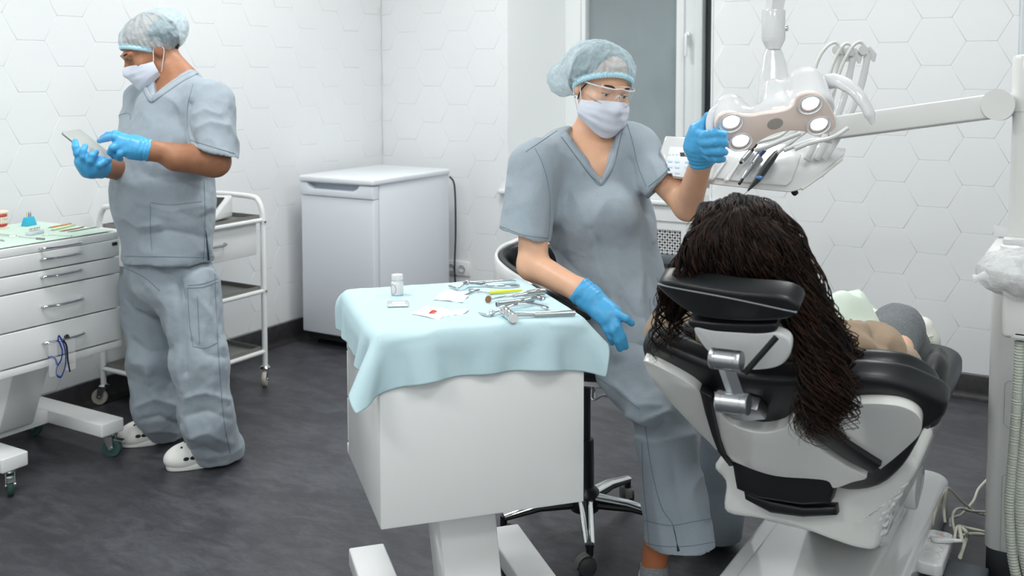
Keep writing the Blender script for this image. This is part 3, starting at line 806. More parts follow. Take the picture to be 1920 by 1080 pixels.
# blister packet
p = oz(746, 571); fr_ = frame(p, x=RT * [1, 1, 0])
pk = thing('foil_packet', 'small clear foil packet with a white label in front of the pill bottle', 'packet', p)
b = MB(fr_ @ Matrix.Rotation(.12, 4, 'Z')); b.box((0, 0, .002), (.052, .058, .003), bevel=.001); b.build('sachet', mat('silver_foil', '#c9ccd2', .25, .3, bump=(90, .8, .003)), pk)
b = MB(fr_ @ Matrix.Rotation(.12, 4, 'Z')); b.box((.002, .004, .0038), (.032, .020, .0008)); b.box((-.002, -.022, .0038), (.044, .008, .0008)); b.build('label', GAUZE, pk)
def sheet(name, label, cat, uv, seed, m, th=.004, group=None, h0=.001):
    """folded soft pad lying on the drape, four corners given in view"""
    c = [oz(*q) for q in uv]; n = 16; G = []
    for j in range(n):
        for i in range(n):
            s, t = i / (n - 1), j / (n - 1); q = (1 - s) * (1 - t) * c[0] + s * (1 - t) * c[1] + s * t * c[2] + (1 - s) * t * c[3]
            e = min(s, 1 - s, t, 1 - t); q = q + nrm(RT) * .003 * pn(V3(s * 5, t * 5, seed), seed) * (e < .1)
            q[2] = TZ + h0 + th * min(1, e * 8) ** .5 + .0025 * pn(V3(s * 4, t * 4, seed), seed + 1); G.append(q)
    o = arr_mesh(name, G, grid_faces(n, n), m); k = o.modifiers.new('t', 'SOLIDIFY'); k.thickness = .0015; k.offset = -1
    sb = o.modifiers.new('s', 'SUBSURF'); sb.levels = 1
    return tagp(o, label, cat, group)
sheet('gauze_pad', 'clean white gauze pad beside the small looped hook on the drape', 'gauze', [(812, 562), (868, 568), (882, 550), (836, 545)], 1, GAUZE)
gp = sheet('gauze_pad', 'white gauze pad with an orange red stain in front of the other pad', 'gauze', [(768, 588), (822, 601), (852, 584), (800, 574)], 2, GAUZE, .005)
cs_ = [oz(*q, .0085) for q in [(804, 589), (813, 583), (820, 585), (811, 590)]]
b = MB(); b.tube(spline([oz(805, 588, .007), oz(811, 583, .0095), oz(819, 584, .008)], 12), [.0008] + [.0022] * 10 + [.0008], 8); b.tube(spline([oz(808, 585, .0085), oz(815, 587, .008)], 6), .0015, 8)
b.build('stain', mat('blood_orange', '#d9522f', .5), gp)
sheet('gauze_strip', 'thin crumpled white gauze strip right of the stained pad', 'gauze', [(838, 594), (872, 588), (880, 580), (846, 582)], 5, GAUZE, .001)

def instr(name, label, cat, mid): return thing(name, label, cat, oz(*mid))
def px(pts, z=.004): return [oz(q[0], q[1], q[2] if len(q) > 2 else z) for q in pts]
# 1 extraction forceps at the back edge
t = instr('extraction_forceps', 'long bent steel extraction forceps lying at the far edge of the drape', 'forceps', (910, 532))
b = MB(); b.tube(spline(px([(842, 536.5, .006), (851, 539, .005), (858, 541, .006), (866, 534, .012), (874, 530, .014)]), 20), [.003] * 6 + [.0035] * 8 + [.005] * 6, 10); b.build('beak', CHROME, t)
b = MB(); b.ell(oz(876, 530, .012), (.008, .008, .007)); b.build('joint', CHROME, t)
b = MB(); b.tube(spline(px([(876, 530, .010), (905, 533, .006), (940, 535.5, .006), (969, 535, .005), (973, 535.5, .004)]), 24), .0055, 12, flat=((0, 0, 1), .55)); b.build('handle', CHROME, t)
b = MB(); b.tube(spline(px([(876, 529, .012), (905, 529, .012), (935, 526, .010), (962, 525, .008), (966, 526, .006)]), 24), .0055, 12, flat=((0, 0, 1), .55)); b.build('handle', STEEL, t)
# 2 looped hook
t = instr('looped_hook', 'thin steel hook with a loop at one end by the clean gauze', 'dental tool', (884, 548))
b = MB(); b.tube(px([(868, 554.5), (893, 544.5)]), .0021, 8); b.build('shaft', STEEL, t)
b = MB(); b.tube(spline(px([(888, 546.5), (880, 545), (881, 542.8), (893, 542), (899, 543.5), (894, 545)]), 22), .0018, 8); b.build('loop', STEEL, t)
# 3 yellow handled probe
t = instr('yellow_probe', 'dental probe with a bright yellow plastic handle', 'dental tool', (940, 547))
b = MB(); b.tube(px([(895, 548.5), (908, 547), (919, 548.5)]), [.0012, .0022, .003], 8); b.build('tip', CHROME, t)
b = MB(); b.tube(px([(918, 548.5, .005), (940, 547, .005), (978, 543.8, .005)]), [.0048, .0046, .003], 12); b.build('handle', mat('yellow_plastic', '#e3e03c', .35), t)
# 4 mirror
t = instr('mouth_mirror', 'round mouth mirror with a painted brown reflection and a thin steel handle', 'mirror', (930, 558))
c_ = oz(916, 561.5, .008); n_ = nrm(V3(-RT[0], -RT[1], 0) * .55 + V3(*(-FW[:2]), 0) * .75 + V3(0, 0, .25))
Tm = frame(c_, x=np.cross(n_, (0, 0, 1)), z=n_)
b = MB(Tm); b.lathe([(0, -.0012), (.0098, -.0012), (.0105, 0), (.0105, .001), (.0092, .001)], n=28); b.build('rim', CHROME, t)
b = MB(Tm); b.lathe([(0, .0008), (.0095, .0008)], n=28); b.build('mirror_glass', mat('mirror_reflection_brown', '#8d6a54', .12, .4), t)  # brown reflection put into the mirror's base colour
b = MB(); b.tube(px([(922, 561, .006), (945, 557, .007), (958, 554, .010)]), .0018, 8); b.build('shaft', CHROME, t)
# 5 broad-handled forceps
t = instr('broad_handled_forceps', 'steel forceps with one broad rounded handle behind the hollow tube', 'forceps', (990, 552))
b = MB(); b.tube(spline(px([(950, 556, .008), (965, 554, .010), (990, 550, .013), (1012, 546.5, .014), (1024, 547, .012)]), 24), [.0035] * 5 + [.0065] * 5 + [.0095] * 6 + [.012] * 6 + [.010, .006], 14, flat=((0, 0, 1), .8)); b.build('handle', STEEL, t)
b = MB(); b.tube(px([(928, 558.5, .006), (952, 556, .008)]), [.0015, .003], 8); b.build('beak', CHROME, t)
# 6 hollow tube
t = instr('hollow_tube', 'short hollow steel tube lying between two forceps', 'dental tool', (958, 567))
b = MB(); A, B_ = oz(931, 570.5, .007), oz(986, 563, .007); d_ = nrm(B_ - A)
b.lathe([(0, .004), (.0045, .004), (.0048, 0), (.0068, 0), (.0072, .002), (.0072, .008), (.0066, .010), (.0066, .108), (0, .108)], frame(A, x=np.cross(d_, (0, 0, 1)), z=d_), 22); b.build('barrel', SATIN, t)
b = MB(); b.tube(px([(986, 562, .006), (1010, 559, .005), (1025, 558, .003)]), [.0012, .001, .0006], 6); b.build('needle', CHROME, t)
# 7 spoon-handled forceps
t = instr('curved_forceps', 'curved steel extraction forceps with ridged handles and a broad end', 'forceps', (975, 572))
b = MB(); b.tube(spline(px([(915, 580.5, .004), (940, 575, .008), (968, 567, .013), (992, 560, .016), (1012, 558.5, .015), (1017, 564, .011)]), 26), [.0012] * 5 + [.004] * 7 + [.0075] * 5 + [.0105] * 6 + [.009, .006, .003], 14, flat=((0, 0, 1), .55)); b.build('handle', CHROME, t)
b = MB(); b.tube(spline(px([(922, 587, .005), (940, 581, .009), (962, 572, .013), (985, 569, .015), (1008, 572, .012), (1024, 577, .006), (1029, 578, .005)]), 28), [.003] * 4 + [.0048] * 16 + [.006] * 7 + [.004], 14, flat=((0, 0, 1), .7)); b.build('handle', CHROME, t)
b = MB(); b.tube(spline(px([(897, 585.5, .003), (906, 589, .004), (916, 590.5, .006), (925, 586, .007)]), 14), [.0012] * 3 + [.0032] * 8 + [.005] * 3, 10); b.ell(oz(922, 587, .007), (.008, .008, .006)); b.build('beak', CHROME, t)
# 8 mallet
t = instr('surgical_mallet', 'steel surgical mallet with a thick ringed head and a straight handle', 'mallet', (1000, 590))
A, B_ = oz(945.5, 583, .0115), oz(962.5, 596.5, .0115); d_ = nrm(B_ - A); L = np.linalg.norm(B_ - A)
b = MB(); b.lathe([(0, -.004), (.0112, -.004), (.0118, -.002), (.0118, L * .3), (.0105, L * .34), (.0105, L * .42), (.0118, L * .46), (.0118, L * .62), (.0105, L * .66), (.0105, L * .74), (.0118, L * .78), (.0118, L), (.0112, L + .002), (0, L + .002)], frame(A, x=np.cross(d_, (0, 0, 1)), z=d_), 30); b.build('head', CHROME, t)
b = MB(); b.lathe([(0, L + .0021), (.0105, L + .0021), (.0105, L + .0035), (0, L + .0035)], frame(A, x=np.cross(d_, (0, 0, 1)), z=d_), 30); b.build('white_face', WHITE_M, t)
b = MB(); b.tube(px([(955, 589, .0115), (972, 590, .009), (1000, 589.5, .007), (1002, 589.5, .007), (1078, 586.5, .0068)]), [.004, .0045, .005, .0064, .0064], 14); b.build('handle', STEEL, t)

# ================================================================== LEFT CABINET TOP
CZ = .852
def cz(u, v, h=0.0): return on_z(u, v, CZ + h)
m_ = MB(); m_.box((.355, -2.6, CZ + .0015), (.47, .465, .0018), bevel=.0008)
tagp(m_.build('paper_mat', mat('mint_paper', '#d3e9dc', .8, bump=(60, .2, .001))), 'pale mint green paper mat covering the top of the left cabinet', 'mat')
def cth(name, label, cat, u, v, g=None): return thing(name, label, cat, cz(u, v, .003), g)
# dental jaw model
t = cth('jaw_model', 'red gummed dental jaw model with two rows of teeth on the mint mat', 'model', 6, 428)
TOOTH = mat('ivory_teeth', '#e6dcc4', .35); GUM = mat('red_gum', '#c0323a', .4)
c_ = cz(-2, 430, .0)
for nm, z0, sgn in (('lower_jaw', .006, 1), ('upper_jaw', .052, -1)):
    b = MB(); b.box((c_[0], c_[1], c_[2] + (z0 - .000 if sgn > 0 else z0 + .012)), (.045, .06, .014), bevel=.006, seg=3); j = b.build(nm, TOOTH, t)
    b = MB(); pts = [c_ + V3(.026 * math.cos(a) - .004, .028 * math.sin(a), z0 + (.012 if sgn > 0 else 0)) for a in np.linspace(-1.7, 1.7, 20)]; b.tube(pts, .0055, 10); b.build('gum', GUM, j)
    for a in np.linspace(-1.6, 1.6, 12):
        b = MB(); q = c_ + V3(.028 * math.cos(a) - .004, .030 * math.sin(a), z0 + (.021 if sgn > 0 else -.009)); b.ell(q, (.0036, .0036, .0072), n=10); b.build('tooth', TOOTH, j)
# cyan file holder
c_ = cz(54.5, 424); Tf = frame(c_, x=(-.25, 1, 0))
t = cth('file_holder', 'bright cyan wedge shaped holder with three small files standing in it', 'holder', 54, 424)
b = MB(Tf); b.hull([(sx * (.026 if z == 0 else .019), sy * (.016 if z == 0 else .009), z + .003) for sx in (-1, 1) for sy in (-1, 1) for z in (0, .033)], bevel=.002); b.build('block', mat('cyan_plastic', '#38b6d6', .4), t)
for dx, cl, nm in ((-.0095, '#e3c75c', 'yellow'), (.0005, '#5a4aa8', 'purple'), (.0095, '#7f8385', 'grey')):
    b = MB(Tf); b.tube([(dx, 0, .036), (dx, 0, .049), (dx, 0, .051)], [.0021, .0019, .0012], 8); b.build('file_handle', mat(nm + '_file', cl, .4), t)['label'] = nm + ' file handle'
    b = MB(Tf); b.tube([(dx, 0, .051), (dx, 0, .058)], [.0008, .0004], 6); b.build('file_tip', STEEL, t)
# bur block
c_ = cz(70, 441); Tf = frame(c_, x=(-.22, 1, 0))
t = cth('bur_block', 'clear white block holding a row of tiny dental burs beside the cyan holder', 'holder', 70, 438)
b = MB(Tf); b.box((0, .012, .009), (.062, .030, .012), bevel=.002); b.build('block', mat('milky_plastic', '#dfe6ea', .25, alpha=.85), t)
for k, cl in enumerate(['#55585a', '#3f3f41', '#a87a3a', '#5b3f3a', '#37507a', '#4b4d4f', '#b08a4a']):
    x = -.022 + k * .0075; b = MB(Tf); b.tube([(x, .012, .014), (x, .012, .022), (x, .012, .0225), (x, .012, .0275)], [.0007, .0007, .0014, .0010], 8); b.build('bur', mat('bur%d' % k, cl, .35, .5), t)
def strip(name, label, a, b_, w, col, h=.002, g='coloured instrument sleeves'):
    A, B_ = cz(*a, .003), cz(*b_, .003); t = thing(name, label, 'packet', (A + B_) / 2, g); d = nrm(B_ - A)
    F_ = frame((A + B_) / 2, x=d); b = MB(F_); b.box((0, 0, h), (np.linalg.norm(B_ - A), w, .003), bevel=.001); b.build('sleeve', mat(name + col, col, .4), t)
    b = MB(F_); b.tube([(-np.linalg.norm(B_ - A) / 2 - .012, 0, h), (np.linalg.norm(B_ - A) / 2 + .004, 0, h + .001)], .0014, 8); b.build('shaft', STEEL, t)
strip('instrument_sleeve', 'orange instrument sleeve, furthest back on the mint mat', (95, 427), (132, 420), .013, '#d98a2e')
strip('instrument_sleeve', 'lime green instrument sleeve between the two orange ones', (100, 432), (140, 423), .014, '#c3d580')
strip('instrument_sleeve', 'brownish orange instrument sleeve nearest the cabinet edge', (116, 434), (156, 426.5), .009, '#a9713a')
strip('instrument_sleeve', 'dark green grey instrument sleeve with a clear end', (132, 435), (180, 427), .006, '#7d8b7c')
def rod(name, label, pts, r, m=CHROME, cat='dental tool'):
    P = [cz(u, v, .005) for u, v in pts]; t = thing(name, label, cat, P[len(P) // 2]); b = MB(); b.tube(spline(P, 14), r, 8); b.build('shaft', m, t)
    return t
t = rod('tweezers', 'steel tweezers lying diagonally at the left on the mint mat', [(-12, 437), (10, 439.5), (28, 442)], .0016, cat='tweezers')
b = MB(); b.tube(spline([cz(-12, 438, .004), cz(8, 442, .008), cz(30, 443, .006)], 12), .0016, 8); b.ell(cz(29, 441.5, .006), (.005, .005, .004)); b.build('arm', CHROME, t)
t = rod('dental_probe', 'thin steel probe beside the bur block on the mint mat', [(34, 443), (60, 446), (82, 447.5)], .0015)
b = MB(); b.tube([cz(68, 447, .006), cz(83, 448, .006)], .0035, 10); b.build('grip', GREY, t)
t = rod('fine_probe', 'fine steel probe near the front edge of the mint mat', [(78, 441.5), (105, 441), (134, 442.5)], .0011)
b = MB(); b.ell(cz(134, 442.5, .005), (.002, .003, .002)); b.build('tip', STEEL, t)
t = rod('curved_scaler', 'small curved steel scaler at the left edge of the mint mat', [(-4, 452), (3, 449), (8, 452)], .0022)
b = MB(); b.ell(cz(3, 450, .006), (.004, .004, .003)); b.build('tip', CHROME, t)
# goggles hanging from the lowest handle
gx = .602 + .034
def gp_(u, v, dx=0): return on_x(u, v, gx + dx)
t = thing('safety_goggles', 'clear safety goggles with a blue strap hanging from the lowest drawer handle', 'goggles', gp_(118, 665))
BLUE = mat('cobalt_strap', '#1f3f9a', .45)
b = MB(); b.tube(spline([gp_(110, 629), gp_(116, 638), gp_(122, 656), gp_(123, 682), (gp_(118, 700)), gp_(113, 707), gp_(106, 702), gp_(107, 688), gp_(114, 676), gp_(117, 660), gp_(114, 648), gp_(109, 636), gp_(110, 629)], 60), .0042, 8, flat=(RT, .35)); b.build('strap', BLUE, t)
b = MB(); b.tube(spline([gp_(91, 670), gp_(98, 669), gp_(104, 674), gp_(107, 684)], 16), .0034, 8); b.build('strap_clip', BLUE, t)
b = MB(); b.tube(spline([gp_(119, 638), gp_(125, 650, .004), gp_(127, 675, .004), gp_(131, 697, .004)], 20), .003, 8); b.build('temple', BLACKP, t)
b = MB(); b.tube(spline([gp_(122, 632, .0), gp_(126, 629, -.004), gp_(129, 634, .0)], 8), .005, 8); b.build('hook', DARKGREY, t)
for nm, u0, u1, v0, v1 in (('lens', 92, 107, 640, 706), ('lens', 124, 141, 636, 694)):
    b = MB(); P = [gp_(u0, v0), gp_(u1, v0), gp_(u1, v1), gp_(u0, v1)]
    c_ = sum(P) / 4; w_ = np.linalg.norm(P[1] - P[0]); h_ = np.linalg.norm(P[3] - P[0])
    b.box(c_, (.012, w_, h_), bevel=.006, seg=3); b.build(nm, CLEAR, t)
# ================================================================== DENTAL CHAIR
CX = 3.19
ch = thing('dental_chair', 'white and black reclined dental chair with the curly haired patient in it', 'dental chair', (CX, -2.0, 0))
BC = V3(CX, -2.42, .36); EV = V3(0, -.608, .794); NB = V3(0, -.794, -.608); NFRT = -NB
def bpl(u, v, off=0.0):
    q = on_plane(u, v, BC + NB * off, NB) - BC; return (float(q[0]), float(q @ EV))
def Tback(off): return frame(BC + NB * off, x=(1, 0, 0), z=NB)
def trace(pts, off): return [(p[0], p[1]) for p in (bpl(u, v, off) for u, v in pts)]
def smooth_poly(pts, n=60):
    P = np.array(pts + pts[:1], float); P = np.vstack([P[-2], P, P[1]]); out = []
    S = len(P) - 3
    for t in np.linspace(0, S, n, endpoint=False):
        i = int(t); f = t - i; p0, p1, p2, p3 = P[i:i + 4]
        out.append(tuple(.5 * ((2 * p1) + (-p0 + p2) * f + (2 * p0 - 5 * p1 + 4 * p2 - p3) * f * f + (-p0 + 3 * p1 - 3 * p2 + p3) * f ** 3)))
    return out
bend = lambda x, y: -.45 * x * x
# upholstery
o = trace([(1192, 700), (1192, 676), (1212, 665), (1260, 676), (1330, 694), (1400, 710), (1500, 716), (1600, 720), (1680, 742), (1738, 775), (1768, 800), (1766, 822), (1745, 834), (1727, 840), (1715, 862), (1690, 898), (1652, 925), (1600, 929), (1555, 918), (1440, 890), (1370, 868), (1335, 850), (1300, 822), (1250, 770), (1210, 730)], 0)
b = MB(); b.prism(smooth_poly(o, 70), Tback(-.06), .06, bevel=.018, seg=4, curve=bend); b.build('backrest_cushion', BLACK, ch, angle=60)
o = trace([(1240, 668), (1262, 650), (1330, 668), (1420, 690), (1500, 694), (1600, 694), (1680, 712), (1730, 742), (1752, 772), (1750, 800), (1700, 800), (1600, 760), (1450, 745), (1320, 725), (1260, 700)], -.06)
b = MB(); b.prism(smooth_poly(o, 60), Tback(-.115), .05, bevel=.018, seg=4, curve=bend); b.build('backrest_topper', BLACK, ch, angle=60)
SHELL = mat('chair_shell_white', '#d8d9d6', 0.16, coat=.6)
for nm, pts in (('left_shell', [(1198, 702), (1206, 697), (1245, 706), (1295, 726), (1318, 748), (1332, 790), (1345, 846), (1325, 832), (1290, 803), (1248, 766), (1215, 733)]),
                ('center_shell', [(1333, 750), (1350, 762), (1372, 786), (1425, 800), (1470, 792), (1487, 776), (1500, 785), (1540, 830), (1590, 868), (1626, 892), (1600, 898), (1566, 906), (1554, 892), (1520, 886), (1450, 880), (1385, 862), (1356, 850), (1342, 800)]),
                ('right_shell', [(1512, 770), (1550, 762), (1610, 761), (1665, 770), (1702, 786), (1722, 808), (1722, 832), (1700, 852), (1655, 882), (1645, 882), (1600, 852), (1550, 808), (1520, 786)])):
    o = trace(pts, .012); b = MB(); b.prism(smooth_poly(o, 70), Tback(-.004), .026 if nm != 'center_shell' else .034, bevel=.009, seg=4, curve=bend)
    so = b.build('shell_panel', SHELL, ch, angle=60)
for pts in ([(1310, 738), (1332, 748), (1336, 768), (1350, 830), (1360, 858), (1376, 876), (1366, 878), (1344, 852), (1332, 820), (1320, 780)], [(1486, 768), (1514, 762), (1530, 778), (1590, 838), (1650, 884), (1634, 896), (1590, 868), (1520, 815)]):
    b = MB(); b.prism(trace(pts, .03), Tback(.012), .024, bevel=.003, curve=bend); b.build('black_strap', BLACKP, ch, angle=60)
def Tv(y): return Matrix(((1, 0, 0, 0), (0, 0, -1, y), (0, 1, 0, 0), (0, 0, 0, 1)))     # local xy -> xz, z -> -y
def tv(pts, y): return [(float(q[0]), float(q[2])) for q in (on_y(u, v, y) for u, v in pts)]
b = MB(); b.prism(smooth_poly(tv([(1338, 872), (1358, 907), (1358, 962), (1420, 975), (1490, 990), (1560, 1016), (1612, 1032), (1645, 1030), (1656, 990), (1690, 930), (1718, 870), (1650, 835), (1500, 810), (1400, 820)], -2.50), 60), Tv(-2.25), .25, bevel=.03, seg=4); b.build('hinge_cover', SHELL, ch, angle=60)
for nm, pts, th in (('upper_bumper', [(1368, 850), (1440, 872), (1540, 886), (1556, 896), (1560, 925), (1552, 950), (1500, 950), (1420, 935), (1380, 918)], .035), ('lower_bumper', [(1389, 925), (1440, 944), (1500, 958), (1560, 960), (1562, 978), (1500, 978), (1440, 968), (1392, 942)], .03)):
    b = MB(); b.prism(tv(pts, -2.56), Tv(-2.49), .07 if nm[0] == 'u' else .055, bevel=.008, seg=3, curve=lambda x, z: -.5 * (x - 3.09) ** 2); b.build(nm, BLACKP, ch, angle=60)
# seat, leg rest, frame
def rrect(x0, x1, y0, y1, r, n=8):
    o = []
    for cx, cy, a0 in ((x1 - r, y1 - r, 0), (x0 + r, y1 - r, 90), (x0 + r, y0 + r, 180), (x1 - r, y0 + r, 270)):
        o += [(cx + r * math.cos(math.radians(a0 + 90 * k / n)), cy + r * math.sin(math.radians(a0 + 90 * k / n))) for k in range(n + 1)]
    return o
b = MB(); b.prism(rrect(-.22, .18, -2.42, -1.86, .12), Matrix.Translation((CX, 0, .40)), .085, bevel=.028, seg=4); b.build('seat_cushion', BLACK, ch)
b = MB(); b.prism(rrect(-.20, .20, 0, .62, .1), Matrix.Translation((CX + .01, -1.92, .445)) @ Matrix.Rotation(.06, 4, 'X'), .075, bevel=.025, seg=4); b.build('leg_rest', BLACK, ch)
b = MB(); b.prism(rrect(-.17, .17, -2.40, -1.45, .08), Matrix.Translation((CX, 0, .325)), .085, bevel=.02, seg=3); b.build('seat_frame', SHELL, ch)
b = MB(); q = on_y(1753, 705, -2.12); b.tube(spline([q + V3(-.01, -.16, -.09), q + V3(.0, -.08, -.03), q, q + V3(-.01, .12, .01)], 16), [.030] * 4 + [.045] * 9 + [.035] * 3, 16, flat=((1, 0, 0), .7)); b.build('side_bolster', BLACK, ch)
# lift arm and base
b = MB(); b.hull([(CX - .13, -2.42, .34), (CX + .10, -2.42, .34), (CX - .13, -2.05, .34), (CX + .10, -2.05, .34), (CX - .12, -1.95, .12), (CX + .10, -1.95, .12), (CX - .12, -1.55, .12), (CX + .10, -1.55, .12)], bevel=.02, seg=3); b.build('lift_arm', SHELL, ch)
q = on_y(1722, 905, -1.80)
b = MB(); b.prism(rrect(-.055, .055, -.085, .085, .05), Matrix.Translation((q[0] - .03, q[1], q[2])) @ Matrix.Rotation(math.pi / 2, 4, 'Y') @ Matrix.Rotation(.3, 4, 'Z'), .035, bevel=.008, seg=3); b.build('pivot_cover', WHITE_G, ch)
b = MB(); b.prism(rrect(2.93, 3.365, -2.78, -1.29, .07), Matrix.Identity(4), .125, bevel=.02, seg=4); b.build('base', WHITE_G, ch)
b = MB(); b.prism(rrect(2.985, 3.29, -2.72, -1.62, .05), Matrix.Translation((0, 0, .12)), .022, bevel=.010, seg=3); b.build('base_cover', WHITE_G, ch)
# headrest
HY = -2.93; hn = nrm(V3(0, -.90, -.44))
hP = on_y(1370, 580, HY)
def hpl(u, v, off): q = on_plane(u, v, hP + hn * off, hn) - hP; e = np.cross(hn, (-1, 0, 0)); return (-float(q[0]), float(q @ e))
def Th(off): return frame(hP + hn * off, x=(-1, 0, 0), z=hn)
sag = lambda x, y: -.5 * (x + .0) ** 2
o = [hpl(u, v, 0) for u, v in [(1229, 540), (1248, 530), (1300, 535), (1380, 546), (1460, 556), (1492, 572), (1496, 588), (1480, 600), (1420, 602), (1350, 598), (1300, 590), (1258, 566)]]
b = MB(); b.prism(smooth_poly(o, 50), Th(-.050), .055, bevel=.016, seg=4, curve=sag); hr_ = b.build('headrest_cushion', BLACK, ch, angle=60)
b = MB(); pts = []
for t_ in np.linspace(0, 1, 24):
    u = 1231 + 262 * t_; v = 536 + 52 * (t_ ** .9) - 9 * math.sin(math.pi * t_ * 1.0) + 0; q = hpl(u, v, .0); P_ = hP - V3(q[0], 0, 0) + np.cross(hn, (-1, 0, 0)) * q[1] + hn * (.004 + sag(q[0], 0)); pts.append(P_)
b.tube(pts, .0022, 8); b.build('piping', mat('piping_highlight_grey', '#8d9194', .4), hr_)  # piping coloured grey to draw the highlight along the headrest's top edge
o = [hpl(u, v, -.01) for u, v in [(1292, 600), (1340, 604), (1420, 606), (1455, 606), (1452, 622), (1400, 628), (1330, 626), (1300, 616)]]
b = MB(); b.prism(smooth_poly(o, 40), Th(-.05), .045, bevel=.012, seg=3); b.build('neck_cushion', BLACK, ch)
o = [hpl(u, v, 0) for u, v in [(1300, 614), (1340, 621), (1420, 626), (1450, 626), (1478, 640), (1480, 668), (1462, 690), (1425, 698), (1380, 696), (1345, 680), (1318, 655), (1302, 630)]]
b = MB(); b.prism(smooth_poly(o, 50), Th(-.03), .026, bevel=.010, seg=4); b.build('headrest_shell', WHITE_G, ch)
b = MB(); b.tube([on_y(1456, 632, -2.945), on_y(1396, 700, -2.95)], .006, 8, flat=((0, -1, 0), .4)); b.build('strap', BLACKP, ch)
def hcyl(u0, u1, v, r, y, nm='bracket_knuckle'):
    A, B_ = on_y(u0, v, y), on_y(u1, v + (u1 - u0) * .12, y); d = nrm(B_ - A); L = np.linalg.norm(B_ - A)
    b = MB(); b.lathe([(0, 0), (r * .92, 0), (r, .002), (r, L * .18), (r * .96, L * .19), (r * .96, L * .22), (r, L * .23), (r, L * .78), (r * .96, L * .79), (r * .96, L * .82), (r, L * .83), (r, L - .002), (r * .92, L), (0, L)], frame(A, x=np.cross(d, (0, 0, 1)), z=d), 30); return b.build(nm, SATIN, ch)
hcyl(1333, 1391, 671, .0205, -2.955); hcyl(1345, 1404, 752, .0215, -2.945)
b = MB(); A, B_ = on_y(1362, 690, -2.955), on_y(1380, 742, -2.945); b.tube([A, B_], .0185, 4, flat=(NB, .45)); b.build('bracket_stem', SATIN, ch)
o = trace([(1352, 762), (1400, 760), (1420, 766), (1436, 784), (1400, 788), (1376, 784), (1358, 774)], .03)
b = MB(); b.prism(o, Tback(.0), .035, bevel=.004); b.build('mount_plate', SATIN, ch)
# torn clear film dangling from the hinge
fl = thing('torn_plastic_film', 'torn clear plastic film dangling below the right side of the chair', 'plastic film', on_y(1655, 950, -2.55))
for k, pts in enumerate(([(1700, 905), (1680, 930), (1660, 960), (1640, 990)], [(1690, 925), (1668, 955), (1660, 985), (1652, 1012)], [(1672, 935), (1640, 960), (1600, 985)])):
    P = spline([on_y(u, v, -2.53 - .01 * k) for u, v in pts], 26); V = []
    for i, p in enumerate(P):
        w_ = .009 + .006 * math.sin(i * .9 + k); d_ = nrm(RT) * .6 + UP * .4; V += [p - d_ * w_ + FW * .004 * math.sin(i * 1.7), p + d_ * w_ + FW * .004 * math.cos(i * 1.3)]
    o_ = arr_mesh('film_strip', V, grid_faces(2, len(P)), FILM, fl)

# ================================================================== POWER STRIP, FLOOR BOX, CABLES
fb = thing('floor_box', 'dark blue grey floor box between the chair base and the delivery unit', 'box', (3.44, -2.05, 0))
b = MB(); b.box((3.465, -2.12, .035), (.13, .62, .07), bevel=.004); b.build('lid', mat('slate_metal', '#4d555b', .45, .2), fb); b = MB(); b.box((3.465, -2.12, .02), (.134, .624, .04), bevel=.003); b.build('body', DARKGREY, fb)
A = on_z(1748, 985, .105); B_ = on_z(1715, 1062, .105); d = nrm(np.array([A[0] - B_[0], A[1] - B_[1], 0])); mid = on_z(1753, 1024, .108)
Tp = frame((mid[0], mid[1], .072), x=d)
ps = thing('power_strip', 'white three socket power strip lying between chair base and delivery unit', 'power strip', (mid[0], mid[1], .07))
b = MB(Tp); b.prism(rrect(-.115, .115, -.036, .036, .022), Matrix.Identity(4), .036, bevel=.006, seg=3); b.build('body', WHITE_G, ps)
for k, x in enumerate((-.062, -.015, .037)):
    b = MB(Tp); b.lathe([(0, .0345), (.0225, .0345), (.0225, .0372), (.0250, .0368), (.0250, .034)], Matrix.Translation((x, 0, 0)), 24); so = b.build('socket', mat('strip_socket', '#d5d6d3', .4), ps)
    b = MB(Tp)
    for dy in (-.0085, .0085): b.cyl((x, dy, .0345), (x, dy, .0352), .0026, n=8)
    b.build('hole', BLACKP, so)
b = MB(Tp); b.hull([(.072, -.008, .0362), (.090, -.008, .0362), (.081, .009, .0362), (.081, 0, .0385)]); b.build('red_marker', mat('red_lamp', '#d8354a', .4, emit=('#ff3348', .4)), ps)
pg = thing('power_plug', 'white angled plug pushed into the power strip', 'plug', tuple(Tp @ Vector((.037, 0, .037))))
b = MB(Tp); b.hull([(.037 + .018 * math.cos(a), .018 * math.sin(a), z) for a in np.linspace(0, 2 * math.pi, 14) for z in (.0372, .050)] + [(.03, -.045, .052), (.044, -.045, .052), (.03, -.045, .044), (.044, -.045, .044)], bevel=.002); b.build('plug_body', WHITE_G, pg)
q0 = np.array(Tp @ Vector((.037, -.045, .048)))
b = MB(); b.tube([q0, q0 + V3(.02, .0, .004)], [.006, .004], 10); b.build('strain_relief', WHITE_M, pg)
CABLE = mat('cream_cable', '#d4d3c4', .45)
def cable(name, label, pts, r=.0042, m=CABLE, g='white cables by the delivery unit'):
    t = thing(name, label, 'cable', pts[len(pts) // 2], g); b = MB(); b.tube(spline(pts, 60), r, 10); b.build('cable', m, t)
Z = on_z
cable('power_cable', 'thick cream cable rising from the plug and curving over the floor box', [q0 + V3(.02, 0, .004), Z(1800, 990, .12), Z(1812, 998, .11), Z(1812, 1010, .08), Z(1800, 1045, .078)], .0055)
cable('power_cable', 'cream cable running from plug into the delivery unit', [q0, Z(1795, 988, .12), Z(1815, 990, .10), Z(1850, 998, .10)])
cable('power_cable', 'cream cable looping up beside the chair base then down again', [Z(1748, 985, .10), Z(1755, 955, .13), Z(1768, 925, .19), Z(1776, 915, .20), Z(1786, 922, .17), Z(1810, 946, .08), Z(1830, 960, .04), Z(1850, 966, .05)])
